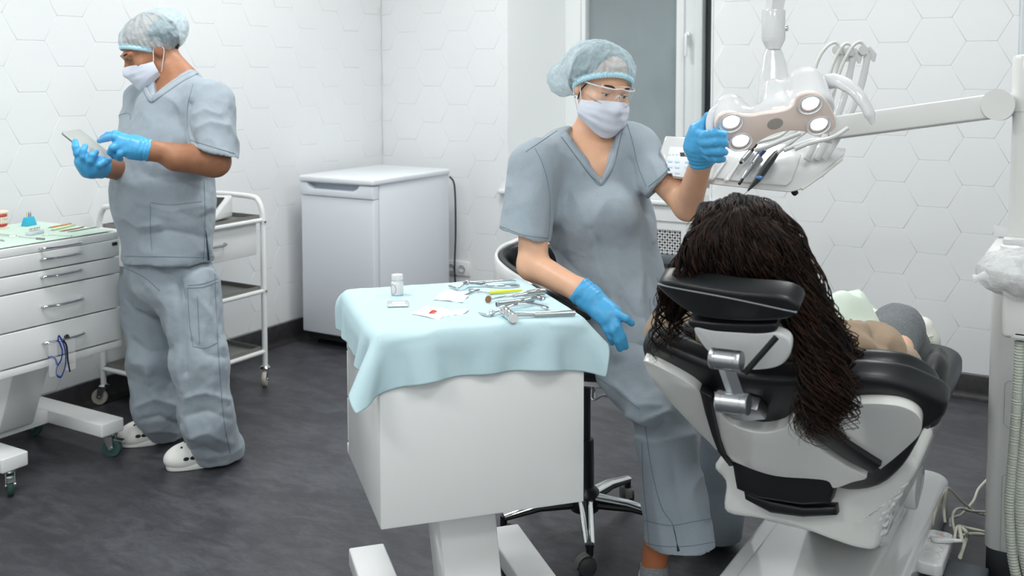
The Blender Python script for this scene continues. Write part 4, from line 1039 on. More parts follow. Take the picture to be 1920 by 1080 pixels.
cable('power_cable', 'cream cable beside the chair base ending at the power strip', [Z(1772, 980, .10), Z(1770, 955, .13), Z(1772, 930, .18), Z(1774, 918, .20), Z(1766, 935, .15), Z(1752, 965, .10), Z(1746, 980, .10)])
cable('power_cable', 'cream cable with a wide arch next to the delivery unit foot', [Z(1792, 1005, .08), Z(1786, 975, .09), Z(1790, 958, .11), Z(1802, 953, .10), Z(1820, 958, .07), Z(1850, 960, .05)])
cable('power_cable', 'cream cable crossing behind the others up to the delivery unit', [Z(1782, 985, .08), Z(1784, 972, .07), Z(1800, 966, .05), Z(1812, 955, .04), Z(1826, 938, .04), Z(1834, 918, .05), Z(1850, 900, .06)])
cable('power_cable', 'short cream cable lying lowest along the floor box', [Z(1796, 1008, .075), Z(1812, 1002, .076), Z(1830, 1001, .076), Z(1850, 1003, .08)], .005)

# ================================================================== DELIVERY UNIT (right)
un = thing('delivery_unit', 'tall white dental unit cabinet with dark plinth at the right edge', 'dental unit', (3.75, -1.6, 0))
ux0, ux1, uy0, uy1 = 3.512, 4.02, -1.80, -1.38
UNIT = mat('unit_white', '#dddedc', .3, coat=.3)
b = MB(); b.prism(rrect(ux0, ux1, uy0, uy1, .035), Matrix.Translation((0, 0, .118)), .80, bevel=.004); b.build('body', UNIT, un)
b = MB(); b.prism(rrect(ux0 + .004, ux1 - .004, uy0 + .004, uy1 - .004, .035), Matrix.Identity(4), .118, bevel=.002); b.build('plinth', DARKGREY, un)
b = MB(); b.prism(rrect(ux0 - .018, ux1 + .01, uy0 - .015, uy1 + .01, .03), Matrix.Translation((0, 0, .915)), .028, bevel=.008, seg=3); b.build('top_plate', UNIT, un)
SEAM = mat('panel_seam', '#b4b6b4', .6)
for (xa, xb, za, zb) in ((3.555, 3.76, .47, .60), (3.555, 3.76, .12, .34)):
    b = MB(); pts = [(xa, uy0 - .0005, zb), (xa, uy0 - .0005, za)] + [(xb, uy0 - .0005, za)] * (za > .3) ; b.tube([(xb, uy0 - .0003, zb), (xa + .01, uy0 - .0003, zb), (xa, uy0 - .0003, zb - .01), (xa, uy0 - .0003, za + .01), (xa + .01 * (za > .3), uy0 - .0003, za), (xb if za > .3 else xa, uy0 - .0003, za)], .0009, 6); b.build('panel_seam', SEAM, un)
pole = at(1912, 300, 2.82)
b = MB(); b.lathe([(0, .94), (.055, .94), (.055, .955), (.036, .97), (.0345, 1.33), (.0345, 1.331)], Matrix.Translation((pole[0] + .012, pole[1], 0)), 36); b.build('post', UNIT, un)
b = MB(); b.lathe([(.0345, 1.331), (.0375, 1.332), (.0375, 1.475), (.034, 1.484), (.02, 1.488), (0, 1.489)], Matrix.Translation((pole[0] + .012, pole[1], 0)), 36); b.build('post_cap', UNIT, un)
# delivery arm
A0, A1 = at(1880, 196, 2.80), at(1556, 240, 3.04)
d = nrm(A1 - A0); up_ = nrm(UP - d * (UP @ d)); wv = np.cross(d, up_)
b = MB(); L = np.linalg.norm(A1 - A0); b.box((L / 2, 0, 0), (L, .045, .066), bevel=.006, seg=3, T=frame(A0, x=d, z=up_)); arm = b.build('delivery_arm', UNIT, un)
b = MB(); q = A0 + d * .01 ; b.cyl(q - wv * .029, q + wv * .029, .043, n=32); b.build('arm_joint', UNIT, un)
b = MB(); b.box((L / 2, 0, -.034), (L * .92, .03, .004), T=frame(A0, x=d, z=up_)); b.build('arm_shadow_gap', SEAM, arm)
# cuspidor wrapped in film
cb = on_y(1905, 520, -2.02)
cu = thing('spittoon_bowl', 'white spittoon bowl wrapped in wrinkled clear plastic film on the unit', 'spittoon', cb)
b = MB(); T = Matrix.Translation((cb[0] + .03, cb[1] + .06, cb[2] - .04))
b.lathe([(0, -.03), (.05, -.03), (.085, .0), (.105, .04), (.112, .055), (.105, .055), (.09, .03), (.05, .0), (0, -.01)], T, 40); b.build('bowl', WHITE_G, cu)
nu, nv = 90, 26; V = []
for j in range(nv):
    t_ = j / (nv - 1)
    for i in range(nu):
        a = 2 * math.pi * i / nu; ph = t_ * 2.75; r = .128 * math.sin(ph) ** .8 if ph > 0 else 0; z = .062 * math.cos(ph) + .02
        k = 1 + .05 * pn(V3(math.cos(a) * 4, math.sin(a) * 4, t_ * 5), 3) + .03 * math.sin(a * 17 + 3 * t_) * t_
        V.append((cb[0] + .03 + r * k * math.cos(a), cb[1] + .06 + r * k * math.sin(a), cb[2] - .02 + z + .006 * pn(V3(math.cos(a) * 7, math.sin(a) * 7, t_ * 9), 8)))
o_ = arr_mesh('plastic_wrap', V, grid_faces(nu, nv, True), FILM, cu)
b = MB(); P = [on_y(1850, 514, -2.10), on_y(1836, 520, -2.10), on_y(1826, 522, -2.10)]; b.tube(P, [.010, .008, .011], 10); b.build('twisted_film_end', FILM, cu)
b = MB(); b.box((cb[0] + .02, cb[1] + .11, cb[2] + .075), (.12, .05, .018), bevel=.004); b.tube(spline([(cb[0] + .02, cb[1] + .11, cb[2] + .02), (cb[0] + .02, cb[1] + .11, cb[2] + .08)], 4), .012); b.build('cup_holder', WHITE_G, cu)
pt_ = on_y(1883, 440, -1.9)
tv_ = thing('paper_tissue', 'folded white paper tissue lying by the foot of the unit post', 'tissue', on_z(1880, 440, .95))
b = MB(); q = on_z(1885, 446, .945); b.hull([tuple(q + V3(-.03, 0, 0)), tuple(q + V3(.05, .03, 0)), tuple(q + V3(-.035, .0, .04)), tuple(q + V3(.03, .02, .02)), tuple(q + V3(-.02, .03, .0))], bevel=.002); b.build('sheet', GAUZE, tv_)
# holder and suction hoses
hy = -2.0
hb = thing('hose_holder', 'white stepped suction hose holder below the spittoon', 'holder', on_y(1905, 620, hy))
b = MB(); q = on_y(1915, 585, hy); b.box((q[0], q[1] + .07, q[2]), (.085, .20, .13), bevel=.012, seg=3); q = on_y(1922, 560, hy); b.build('block', WHITE_G, hb)
b = MB(); q = on_y(1916, 632, hy); b.prism(rrect(-.045, .05, -.03, .06, .02), Matrix.Translation((q[0] + .012, q[1], q[2])), .018, bevel=.004); b.cyl((q[0] + .012, q[1] + .01, q[2] + .01), (q[0] + .012, q[1] + .01, q[2] + .05), .022); b.build('flange', WHITE_G, hb)
def corr(pts, r, label):
    P = spline(pts, 260); L = np.cumsum(np.r_[0, np.linalg.norm(np.diff(P, axis=0), axis=1)])
    t = thing('corrugated_hose', label, 'hose', P[130], 'corrugated suction hoses on the delivery unit'); b = MB(); b.tube(P, [r * (1 + .07 * math.sin(2 * math.pi * l / .0075)) for l in L], 14); b.build('hose', mat('pale_green_grey_hose', '#b5bbb0', .45), t)
Y = on_y
corr([Y(1912, 640, hy), Y(1910, 700, hy), Y(1904, 800, hy), Y(1896, 900, hy), Y(1893, 960, hy), Y(1898, 1040, hy), Y(1912, 1110, hy)], .0125, 'corrugated suction hose hanging nearer the tiled wall, left of the pair')
corr([Y(1935, 640, hy), Y(1930, 750, hy), Y(1918, 850, hy), Y(1912, 940, hy), Y(1918, 1030, hy), Y(1934, 1110, hy)], .0125, 'corrugated suction hose hanging at the very edge, right of the pair')

# ------------------------------------------------------------------ instrument tray
TC = at(1412, 316, 3.0); TN = nrm(-FW * .78 + UP * .62 + RT * .06)
ty = nrm(UP - TN * (UP @ TN)); tx = np.cross(ty, TN)
def tp(u, v, off=0.0):
    q = on_plane(u, v, TC + TN * off, TN); return q
def tloc(u, v, off=0.0): q = tp(u, v, off) - TC; return (float(q @ tx), float(q @ ty))
TT = lambda off: frame(TC + TN * off, x=tx, z=TN)
it = thing('instrument_tray', 'white dental instrument tray with keypad and handpieces behind the lamp', 'dental unit', TC)
b = MB()
top = [tp(u, v, .0) for u, v in [(1250, 284), (1272, 270), (1420, 268), (1560, 272), (1588, 276), (1585, 290), (1503, 356), (1482, 361), (1390, 352), (1290, 340), (1240, 318)]]
low = [tp(1262, 300, -.05), tp(1560, 300, -.07), tp(1500, 350, -.045), tp(1470, 356, -.05), tp(1300, 342, -.04), tp(1560, 285, -.06), tp(1400, 275, -.09)]
b.hull([tuple(p) for p in top + low], bevel=.006, seg=3); b.build('housing', WHITE_G, it)
o = [tloc(u, v, .004) for u, v in [(1345, 280), (1450, 276), (1492, 284), (1502, 290), (1484, 340), (1474, 348), (1400, 342), (1328, 332), (1332, 310)]]
b = MB(); b.prism(o, TT(.0), .006, bevel=.003); b.build('tool_panel', WHITE_G, it)
b = MB()
o = [tloc(u, v, .0) for u, v in [(1500, 352), (1512, 344), (1574, 300), (1582, 292), (1580, 300), (1545, 328), (1505, 356)]]
b.prism(o, TT(-.004), .006); b.build('end_panel', mat('end_panel_grey', '#cfcfca', .3), it)
o = [tloc(u, v) for u, v in [(1246, 262), (1345, 268), (1335, 345), (1262, 336), (1236, 290)]]
b = MB(); b.prism(o, TT(.0), .022, bevel=.006, seg=3); kp = b.build('keypad_housing', WHITE_G, it)
o = [tloc(u, v, .022) for u, v in [(1256, 275), (1322, 280), (1312, 338), (1262, 330), (1249, 305)]]
b = MB(); b.prism(o, TT(.022), .0012, bevel=.0005); b.build('keypad_face', mat('keypad_film', '#dfe5ea', .4), kp)
b = MB(); c_ = tloc(1288, 289.5, .024); b.box((c_[0], c_[1], .0238), (.040, .0135, .0012), T=TT(0)); b.build('display', BLACKP, kp)
def text(s, loc2, size, off, m, parent, T, name='lettering'):
    cu = bpy.data.curves.new(name, 'FONT'); cu.body = s; cu.size = size; cu.align_x = 'CENTER'; cu.align_y = 'CENTER'; cu.extrude = .0002
    o = bpy.data.objects.new(name, cu); COL.objects.link(o); bpy.context.view_layer.update()
    dg = bpy.context.evaluated_depsgraph_get(); me = bpy.data.meshes.new_from_object(o.evaluated_get(dg)); bpy.data.objects.remove(o)
    me.transform(T @ Matrix.Translation((loc2[0], loc2[1], off))); return link_mesh(name, me, parent, m)
text('SLE', (c_[0] + .003, c_[1]), .0145, .0246, mat('orange_digits', '#ffb98a', .4, emit=('#ffb07a', 1.5)), kp, TT(0))
BTN = mat('light_blue_key', '#bcd3ea', .4)
for r_ in range(3):
    for c in range(4):
        q = tloc(1256 + 13.5 * c + (6 if c > 1 else 0), 302 + r_ * 10.5 + c * .8, .024)
        b = MB(); b.box((q[0], q[1], .0240), (.0135, .0085, .0016), bevel=.0006, T=TT(0)); b.build('key', BTN, kp)
for k, u in enumerate((1256, 1263, 1270, 1277)):
    q = tloc(u - 1, 290, .024); b = MB(); b.box((q[0], q[1], .0236), (.006, .005, .0006), T=TT(0)); b.build('indicator', mat('pale_indicator', '#c5ccd4', .5), kp)
for (u0, v0, u1, v1) in ((1362, 300, 1336, 334), (1388, 302, 1362, 338)):
    b = MB(); b.tube([tp(u0, v0, .010), tp(u1, v1, .012)], [.003, .006], 10, flat=(TN, .5)); b.ell(tp(u1, v1, .012), (.008, .006, .006)); b.build('empty_rest', WHITE_G, it)
# handpieces rest on the tray: things of their own
def hp(name, label, segs):
    t = thing(name, label, 'handpiece', tp(segs[0][1][0][0], segs[0][1][0][1], .02), None)
    for nm, pts, rs, m in segs: b = MB(); b.tube([tp(*p, .024) for p in pts], rs, 16); b.build(nm, m, t)
hp('dental_motor', 'short chrome dental motor with a black collar, first handpiece on the tray', [('body', [(1389, 305), (1393, 300)], [.0065, .0068], CHROME), ('sleeve', [(1393, 300), (1407, 284)], [.0078, .0078], SATIN), ('collar', [(1406, 285), (1418, 270)], [.0080, .0052], BLACKP), ('opening', [(1388.4, 305.6), (1389, 305)], [.0045, .0045], BLACKP)])
hp('air_water_syringe', 'silver dental handpiece with a blue band and black tip, second on the tray', [('body', [(1392, 336), (1402, 322), (1412, 306), (1422, 292)], [.004, .0065, .0085, .0085], SATIN), ('ring', [(1409, 309), (1411, 307)], [.0088, .0088], CHROME), ('blue_band', [(1422, 292), (1432, 281)], [.0092, .0092], mat('navy_band', '#2c3f78', .35)), ('tip', [(1386, 345), (1392, 336)], [.0042, .0042], BLACKP)])
t = thing('ultrasonic_scaler', 'black dental handpiece with a round blue button, third on the tray', 'handpiece', tp(1425, 330, .02))
b = MB(); b.tube([tp(*p, .028) for p in [(1402, 358), (1411, 347), (1420, 337), (1430, 322), (1445, 301), (1455, 288), (1459, 285)]], [.0022, .0065, .0095, .0115, .0110, .0085, .0068], 18); b.build('grip', DARKGREY, t)
b = MB(); b.ell(tp(1424.5, 333.5, .036), (.011, .011, .006), n=20); b.build('blue_button', mat('blue_button', '#4d86bd', .3), t)
b = MB(); b.tube([tp(1402, 358, .028), tp(1396, 364, .028)], [.0018, .0010], 8); b.build('tip', STEEL, t)
# whip arms and hoses
HOSE = mat('light_grey_hose', '#cfd2cc', .42)
H = [((1512, 300), [(1512, 300, 3.02), (1535, 250, 3.05), (1556, 190, 3.06), (1570, 130, 3.06), (1577, 100, 3.06)], [(1577, 102, 3.05), (1574, 86, 3.05), (1564, 80, 3.05), (1550, 88, 3.04), (1535, 110, 3.03), (1522, 150, 3.02), (1505, 200, 3.0), (1470, 250, 2.98), (1420, 268, 2.96)]),
     ((1530, 300), [(1530, 300, 3.03), (1556, 250, 3.05), (1580, 190, 3.06), (1594, 135, 3.06), (1600, 103, 3.06)], [(1599, 106, 3.05), (1597, 88, 3.05), (1587, 82, 3.05), (1575, 92, 3.04), (1562, 120, 3.03), (1548, 160, 3.02), (1520, 215, 3.0), (1480, 255, 2.98), (1433, 280, 2.96)]),
     ((1545, 300), [(1545, 300, 3.04), (1580, 240, 3.05), (1608, 180, 3.06), (1622, 130, 3.06), (1627, 100, 3.06)], [(1618, 104, 3.05), (1621, 88, 3.05), (1612, 79, 3.05), (1598, 88, 3.04), (1580, 120, 3.03), (1562, 170, 3.02), (1535, 225, 3.0), (1490, 262, 2.98), (1458, 287, 2.96)])]
for k, (_, armp, hosep) in enumerate(H):
    nm = ('leftmost', 'middle', 'rightmost')[k]
    b = MB(); P = spline([at(*p) for p in armp], 30); b.tube(P, [.011] * 22 + [.010, .010, .010, .010, .011, .012, .012, .010], 12, flat=(FW, .45)); wa = b.build('whip_arm', WHITE_G, it)
    b = MB(); b.tube([at(armp[-1][0] + 2, armp[-1][1] - 12, 3.06), at(armp[-1][0] + 10, armp[-1][1] + 4, 3.06), at(armp[-1][0] + 11, armp[-1][1] + 16, 3.06)], [.006, .012, .004], 10, flat=(FW, .5)); b.cyl(at(armp[-1][0] - 8, armp[-1][1] - 6, 3.04), at(armp[-1][0] - 8, armp[-1][1] - 6, 3.07), .014, n=18); b.build('pulley', mat('translucent_white', '#e3e5e4', .3, alpha=.8), wa)
    b = MB(); b.tube(spline([at(*p) for p in hosep], 70), .0052, 12); b.build('instrument_hose', HOSE, it)
for k, pts in enumerate(([(1560, 265), (1530, 262), (1500, 270), (1470, 282)], [(1590, 240), (1560, 258), (1520, 268), (1490, 280)], [(1500, 250), (1470, 262), (1440, 275), (1415, 282)])):
    b = MB(); b.tube(spline([at(u, v, 2.95 - .01 * k) for u, v in pts], 30), .0065, 12); b.build('tray_hose', WHITE_G, it)
b = MB(); b.tube([tp(1492, 359, -.03), tp(1488, 362, -.03)], .01, 12); b.build('underside_knob', BLACKP, it)

WHITE_L = mat('lamp_white', '#dcdddf', .16, coat=.5)
# ================================================================== OPERATING LAMP
LC = at(1455, 228, 2.60); LN = nrm(-FW * .74 - UP * .67 + RT * .05)
def lp(u, v, off=0.0): return on_plane(u, v, LC + LN * off, LN)
ly = nrm(UP - LN * (UP @ LN)); lx = np.cross(ly, LN)
TLm = lambda off: frame(LC + LN * off, x=lx, z=LN)
lt = thing('operating_lamp', 'white dental operating lamp with four lit LEDs, its handle held by the dentist', 'lamp', LC)
ou = [(1340, 240), (1345, 222), (1356, 213), (1372, 211), (1391, 216), (1412, 217), (1430, 213), (1455, 210), (1476, 205), (1488, 196), (1494, 182), (1505, 176), (1522, 174), (1541, 180), (1556, 198), (1566, 220), (1567, 238), (1554, 249), (1530, 252), (1508, 247), (1485, 245), (1462, 248), (1440, 256), (1421, 267), (1410, 278), (1391, 284), (1369, 280), (1350, 266)]
o = [(float((lp(u, v) - LC) @ lx), float((lp(u, v) - LC) @ ly)) for u, v in ou]
b = MB(); b.prism(smooth_poly(o, 84), TLm(-.012), .014, bevel=.004, seg=3); b.build('face_plate', mat('beige_lamp_face', '#f3e3dc', .3, coat=.3), lt, angle=60)
cl, cr, cm = lp(1380, 246), lp(1528, 214), lp(1455, 230)
sd = SDF(np.minimum(cl, cr) - .2, np.maximum(cl, cr) + .2, .004)
sd.rc(cl - LN * .03, cl - LN * .07 + UP * .01, .050, .044, .0); sd.rc(cr - LN * .03, cr - LN * .085 + UP * .018, .056, .052, .0)
sd.rc(cl - LN * .035 + ly * .002, cr - LN * .035 + ly * .002, .026, .026, .035)
sd.rc(cm - LN * .04, at(1450, 165, 2.68), .03, .026, .03)
sd.wedge([(LC + LN * -.006, -LN)], np.minimum(cl, cr) - .2, np.maximum(cl, cr) + .2)
V, F = sd.nets(2); arr_mesh('lamp_shell', V, F, WHITE_L, lt)
LED = mat('led_light', '#ffffff', .3, emit=('#f4f8ff', 6.0))
for u, v in ((1370.5, 231), (1388, 266.5), (1519, 196.5), (1535, 235.5)):
    c = lp(u, v, .003); Tm = frame(c, x=lx, z=LN)
    b = MB(Tm); b.lathe([(.0245, .0), (.0325, .0), (.0325, .0022), (.030, .0028), (.0285, .001), (.0285, -.002)], n=36); rg = b.build('led_ring', WHITE_L, lt)
    b = MB(Tm); b.lathe([(.029, .0002), (.024, -.0008), (.014, -.0016), (.013, -.0017)], n=36); b.build('reflector', mat('led_reflector', '#8f959e', .18, .9, bump=(400, .6, .002)), rg)
    b = MB(Tm); b.lathe([(0, .0004), (.0165, .0004), (.0195, .0), (.021, -.0005)], Matrix.Translation((0, .0058, 0)), n=36); b.build('led', LED, rg)
    b = MB(Tm); b.lathe([(0, .0014), (.0286, .0014), (.0288, .0010), (0, .0010)], n=30); b.build('lens_cover', CLEAR, rg)
b = MB(); b.lathe([(0, .0035), (.019, .0035), (.0205, .002), (.0205, 0)], frame(lp(1453, 231), x=lx, z=LN), 32); b.build('sensor', mat('lamp_sensor', '#a9a5a1', .35), lt)
b = MB(); b.tube(spline([at(*p) for p in [(1352, 198, 2.65), (1338, 210, 2.655), (1332, 232, 2.655), (1336, 262, 2.65), (1345, 290, 2.645), (1348, 304, 2.64)]], 26), [.010] * 5 + [.0125] * 15 + [.012, .011, .010, .009, .008, .006], 16, flat=(FW, .75)); b.build('handle', WHITE_L, lt)
b = MB(); b.tube(spline([at(*p) for p in [(1540, 155, 2.66), (1568, 152, 2.63), (1592, 163, 2.60), (1612, 182, 2.58), (1628, 208, 2.57), (1637, 234, 2.57)]], 30), [.020] * 6 + [.0185] * 6 + [.0165] * 8 + [.0145] * 6 + [.011, .009, .007, .005], 18, flat=(FW, .7)); b.build('handle', WHITE_L, lt)
# neck, swivel and the arm up to the ceiling
b = MB(); N0 = [at(1452, 205, 2.68), at(1451, 150, 2.70), at(1450, 110, 2.71), at(1450, 92, 2.71)]
b.tube(spline(N0, 20), list(np.linspace(.046, .039, 9)) + list(np.linspace(.037, .021, 11)), 26, flat=(FW, .62)); b.build('neck', WHITE_L, lt)
T0 = at(1450, 92, 2.71); zt = V3(0, 0, 1)
b = MB(); b.lathe([(0, 0), (.019, 0), (.0225, .008), (.027, .018), (.030, .022), (.030, .026), (.0305, .0265), (.031, .028), (.031, .100), (.0295, .104), (0, .105)], Matrix.Translation(T0), 40); b.build('swivel', WHITE_L, lt)
b = MB(); b.tube([T0 + V3(0, 0, .10), T0 + V3(.004, 0, .13), T0 + V3(.05, .03, .40), T0 + V3(.35, .25, 1.05), T0 + V3(.35, .25, 1.28)], [.024, .026, .030, .030, .030], 4); b.build('ceiling_arm', WHITE_L, lt)
b = MB(); b.cyl(T0 + V3(.035, .01, .055), T0 + V3(.030, .01, .055), .008, n=12); b.build('lock_screw', CHROME, lt)

# ================================================================== OPERATOR STOOL
st = thing('operator_stool', 'black seated operator stool with white shell back and chrome star base', 'stool', (2.40, -2.05, 0))
HB = V3(2.40, -2.05, 0)
b = MB(); b.lathe([(0, .075), (.045, .075), (.05, .09), (.045, .135), (.03, .15), (.028, .30), (.018, .302), (.018, .50), (0, .50)], Matrix.Translation(HB), 26); b.build('gas_column', mat('column_black', '#1b1c1e', .3, .2), st)
for k in range(5):
    a = math.radians(-60 + 72 * k); dd = V3(math.cos(a), math.sin(a), 0); e = HB + dd * .265
    b = MB(); b.tube([HB + dd * .03 + V3(0, 0, .118), HB + dd * .14 + V3(0, 0, .112), e + V3(0, 0, .088)], [.024, .020, .015], 14, flat=((0, 0, 1), .42)); lg = b.build('star_leg', CHROME, st)
    b = MB(); b.tube([HB + dd * .04 + V3(0, 0, .095), HB + dd * .15 + V3(0, 0, .098), e + V3(0, 0, .080)], [.020, .017, .013], 12, flat=((0, 0, 1), .7)); b.cyl(e + V3(0, 0, .05), e + V3(0, 0, .088), .011, n=14); b.build('leg_underside', BLACKP, lg)
    w2 = a + 1.9 + k; wd = V3(math.cos(w2), math.sin(w2), 0); lat = V3(-wd[1], wd[0], 0); c = e - wd * .012 + V3(0, 0, .027)
    for s in (-1, 1):
        b = MB(); b.lathe([(0, -.007), (.020, -.007), (.027, -.004), (.027, .005), (.020, .008), (0, .009)], frame(c + lat * s * .014, x=wd, z=lat * s), 24); b.build('castor_wheel', mat('castor_grey', '#3d3e40', .4), lg)
    b = MB(); b.tube(spline([c + wd * .030 + V3(0, 0, -.002), c + wd * .022 + V3(0, 0, .020), c + V3(0, 0, .031), c - wd * .022 + V3(0, 0, .02), c - wd * .031], 12), .007, 8, flat=(lat, 1.6)); b.build('castor_hood', mat('hood_grey', '#66635f', .45), lg)
sc_ = V3(2.44, -2.04, .56)
b = MB(); b.lathe([(0, -.035), (.16, -.035), (.195, -.015), (.205, .01), (.19, .035), (.12, .045), (0, .042)], Matrix.Translation(sc_), 40); b.build('seat', BLACK, st)
b = MB(); b.lathe([(0, -.055), (.14, -.055), (.185, -.035), (.19, -.02), (0, -.02)], Matrix.Translation(sc_), 40); b.build('seat_shell', WHITE_G, st)
b = MB(); b.tube(spline([sc_ + V3(.0, -.02, -.06), on_z(1112, 748, .47), on_z(1130, 742, .49), on_z(1148, 745, .50)], 14), [.006] * 10 + [.009] * 4, 8, flat=((0, 0, 1), .6)); b.build('height_lever', CHROME, st)
# wrap-around back: pad with white rear shell
def band(path, h0, h1, th, name, m, parent, lean=.0):
    P = spline(path, 40); V = []; c = P.mean(0)
    sec = [(-1, 0), (-.9, .8), (-.5, 1), (.5, 1), (.9, .8), (1, 0), (.9, -.8), (.5, -1), (-.5, -1), (-.9, -.8)]
    for i, p in enumerate(P):
        t_ = i / 39; h = (h0 + (h1 - h0) * t_) * (math.sin(math.pi * min(max(t_, .02), .98)) ** .35); tg = nrm(P[min(i + 1, 39)] - P[max(i - 1, 0)]); n = nrm(np.cross(tg, (0, 0, 1)))
        for a_, c_ in sec: V.append(p + V3(0, 0, 1) * a_ * h + n * c_ * th)
    return arr_mesh(name, V, grid_faces(10, 40, True), m, parent)
bp = [at(1000, 490, 3.45), at(962, 505, 3.42), at(942, 520, 3.36), at(946, 535, 3.27), at(975, 548, 3.16), at(1020, 560, 3.05), at(1075, 580, 2.99), at(1108, 592, 2.98)]
band([at(1080, 500, 3.45)] + bp[:6], .095, .085, .020, 'backrest', BLACK, st)
band([p - nrm(at(1040, 520, 3.2) - p) * .022 for p in [at(1080, 500, 3.45)] + bp[:6]], .105, .09, .008, 'back_shell', WHITE_G, st)
band(bp[3:], .06, .022, .028, 'arm_pad', BLACK, st)
b = MB(); b.tube(spline([sc_ + V3(-.1, .1, -.045), sc_ + V3(-.2, .17, -.03), at(990, 560, 3.44)], 14), .014, 12); b.build('back_stem', CHROME, st)
# ================================================================== PEOPLE
def axes3(f, up):
    f = nrm(f); z = nrm(up - f * np.dot(up, f)); x = np.cross(f, z); return np.array([x, f, z])       # rows: right, forward, up
def L2W(O, A): return lambda x, y, z: np.array(O) + A[0] * x + A[1] * y + A[2] * z
def head_sdf(sd, O, A, sc=1.0, k=.012):
    P = L2W(O, A * sc)
    sd.ell(P(0, -.022, .038), np.array([.077, .098, .092]) * sc, A, .0)
    sd.ell(P(0, .012, -.02), np.array([.066, .078, .075]) * sc, A, .03)
    sd.ell(P(0, .030, -.068), np.array([.050, .056, .052]) * sc, A, .035)
    sd.rc(P(0, .083, -.098), P(0, .070, -.105), .018 * sc, .02 * sc, .02)
    sd.rc(P(0, .088, .004), P(0, .108, -.036), .0075 * sc, .0125 * sc, .014)
    for s in (-1, 1):
        sd.ell(P(s * .012, .098, -.040), np.array([.0075, .009, .007]) * sc, A, .006)
        sd.ell(P(s * .030, .088, -.0), np.array([.017, .013, .0105]) * sc, A, .012, 'sub')
        sd.ell(P(s * .0315, .0705, .001), np.array([.0155, .0155, .0135]) * sc, A, .004)
        sd.rc(P(s * .012, .090, .021), P(s * .045, .078, .020), .009 * sc, .008 * sc, .015)
        sd.ell(P(s * .045, .062, -.030), np.array([.020, .018, .020]) * sc, A, .02)
        sd.ell(P(s * .076, -.008, -.004), np.array([.010, .018, .030]) * sc, A, .006)
    return P
def face_parts(P, A, person, skin, brow, lidshut=.55, sc=1.0):
    for s in (-1, 1):
        e = P(s * .0315, .0735, .0005); f = A[1]
        b = MB(); b.ell((0, 0, 0), (.0126 * sc,) * 3, frame(e, x=A[0], z=A[2]), 20); ey = b.build('eye', mat('eye_white', '#dcd8d2', .2), person)
        ip = e + nrm(f - A[2] * .45) * .0102 * sc; b = MB(); b.ell((0, 0, 0), (.0055 * sc, .0028 * sc, .0055 * sc), frame(ip, x=A[0], y=nrm(f - A[2] * .45)), 14); b.build('iris', mat('dark_brown_iris', '#1a0f0b', .12), ey)
        # upper lid: part of a sphere
        V = []; nu, nv = 14, 8
        for j in range(nv):
            el = math.radians(82 - (82 + 12 - 30 * (1 - lidshut)) * j / (nv - 1))
            for i in range(nu):
                az = math.radians(-85 + 170 * i / (nu - 1)); r = .0142 * sc
                V.append(e + A[0] * r * math.cos(el) * math.sin(az) + f * r * math.cos(el) * math.cos(az) + A[2] * r * math.sin(el))
        lid = arr_mesh('eyelid', V, grid_faces(nu, nv), skin, person)
        lash = V[-nu + 1:-1]; b = MB(); b.tube([v + f * .0009 for v in lash], [.0004] + [.0009] * (len(lash) - 2) + [.0012], 6, flat=(A[2], .8)); b.build('lashes', mat('lash_black', '#120c0a', .6), lid)
        b = MB(); pts = spline([P(s * .013, .0965, .0195), P(s * .028, .0955, .0245), P(s * .044, .083, .0225), P(s * .052, .075, .0175)], 16)
        b.tube(pts, [.0022] * 3 + [.0030] * 7 + list(np.linspace(.0028, .0008, 6)), 8, flat=(f, .7)); b.build('eyebrow', brow, person)
def cap_mesh(O, A, person, dome, brim, bun=None, seed=0, sc=1.0):
    """bouffant cap: dome=(centre, radii); brim = plane (point, normal) in head frame"""
    P = L2W(O, A); c = P(*dome[0]); bp = P(*brim[0]); bn = nrm(A.T @ np.array(brim[1]))
    lo = c - .24; hi = c + .24; sd = SDF(lo, hi, .0036)
    sd.ell(c, dome[1], A, 0)
    if bun: sd.ell(P(*bun[0]), bun[1], A, .035)
    sd.wedge([(bp, bn)], lo, hi, .012)
    V, F = sd.nets(2); N = vnormals(V, F)
    q = (V - c) @ A.T; ang = np.arctan2(q[:, 0], q[:, 1]); h = np.clip((V - bp) @ bn / .10, 0, 1.4)
    ph = ang * 44 + 2.2 * pn(V * 22, seed)
    d = .0022 * np.sin(ph) * np.exp(-h * 1.6) + .0045 * (1 - 2.2 * np.abs(pn(np.stack([ang * 5.5, h * 2.2, q[:, 2] * 4], -1), seed + 1))) * (.25 + .75 * np.minimum(h * 2, 1)) + .0022 * pn(V * 60, seed + 2)
    V = V + N * d[:, None]
    o = arr_mesh('bouffant_cap', V, F, CAPM, person)
    # elastic band around the brim
    t1 = nrm(np.cross(bn, A[0])); t2 = np.cross(bn, t1); ring = []
    k_ = (c - bp) @ bn; cc = c - bn * k_
    for a in np.linspace(0, 2 * math.pi, 160, endpoint=True):
        dr = math.cos(a) * t1 + math.sin(a) * t2; r0, r1 = 0.0, .25
        for _ in range(24):
            m = (r0 + r1) / 2; qq = ((cc + dr * m - c) @ A.T) / np.array(dome[1])
            if qq @ qq < 1: r0 = m
            else: r1 = m
        ring.append(cc + dr * (r0 - .003) + bn * .004)
    b = MB(); b.tube(ring, [.0055 + .0016 * (i % 2) for i in range(160)], 8, flat=(bn, 1.5)); b.build('elastic_band', mat('cap_band', '#b4dbe8', .7), o)
    return o
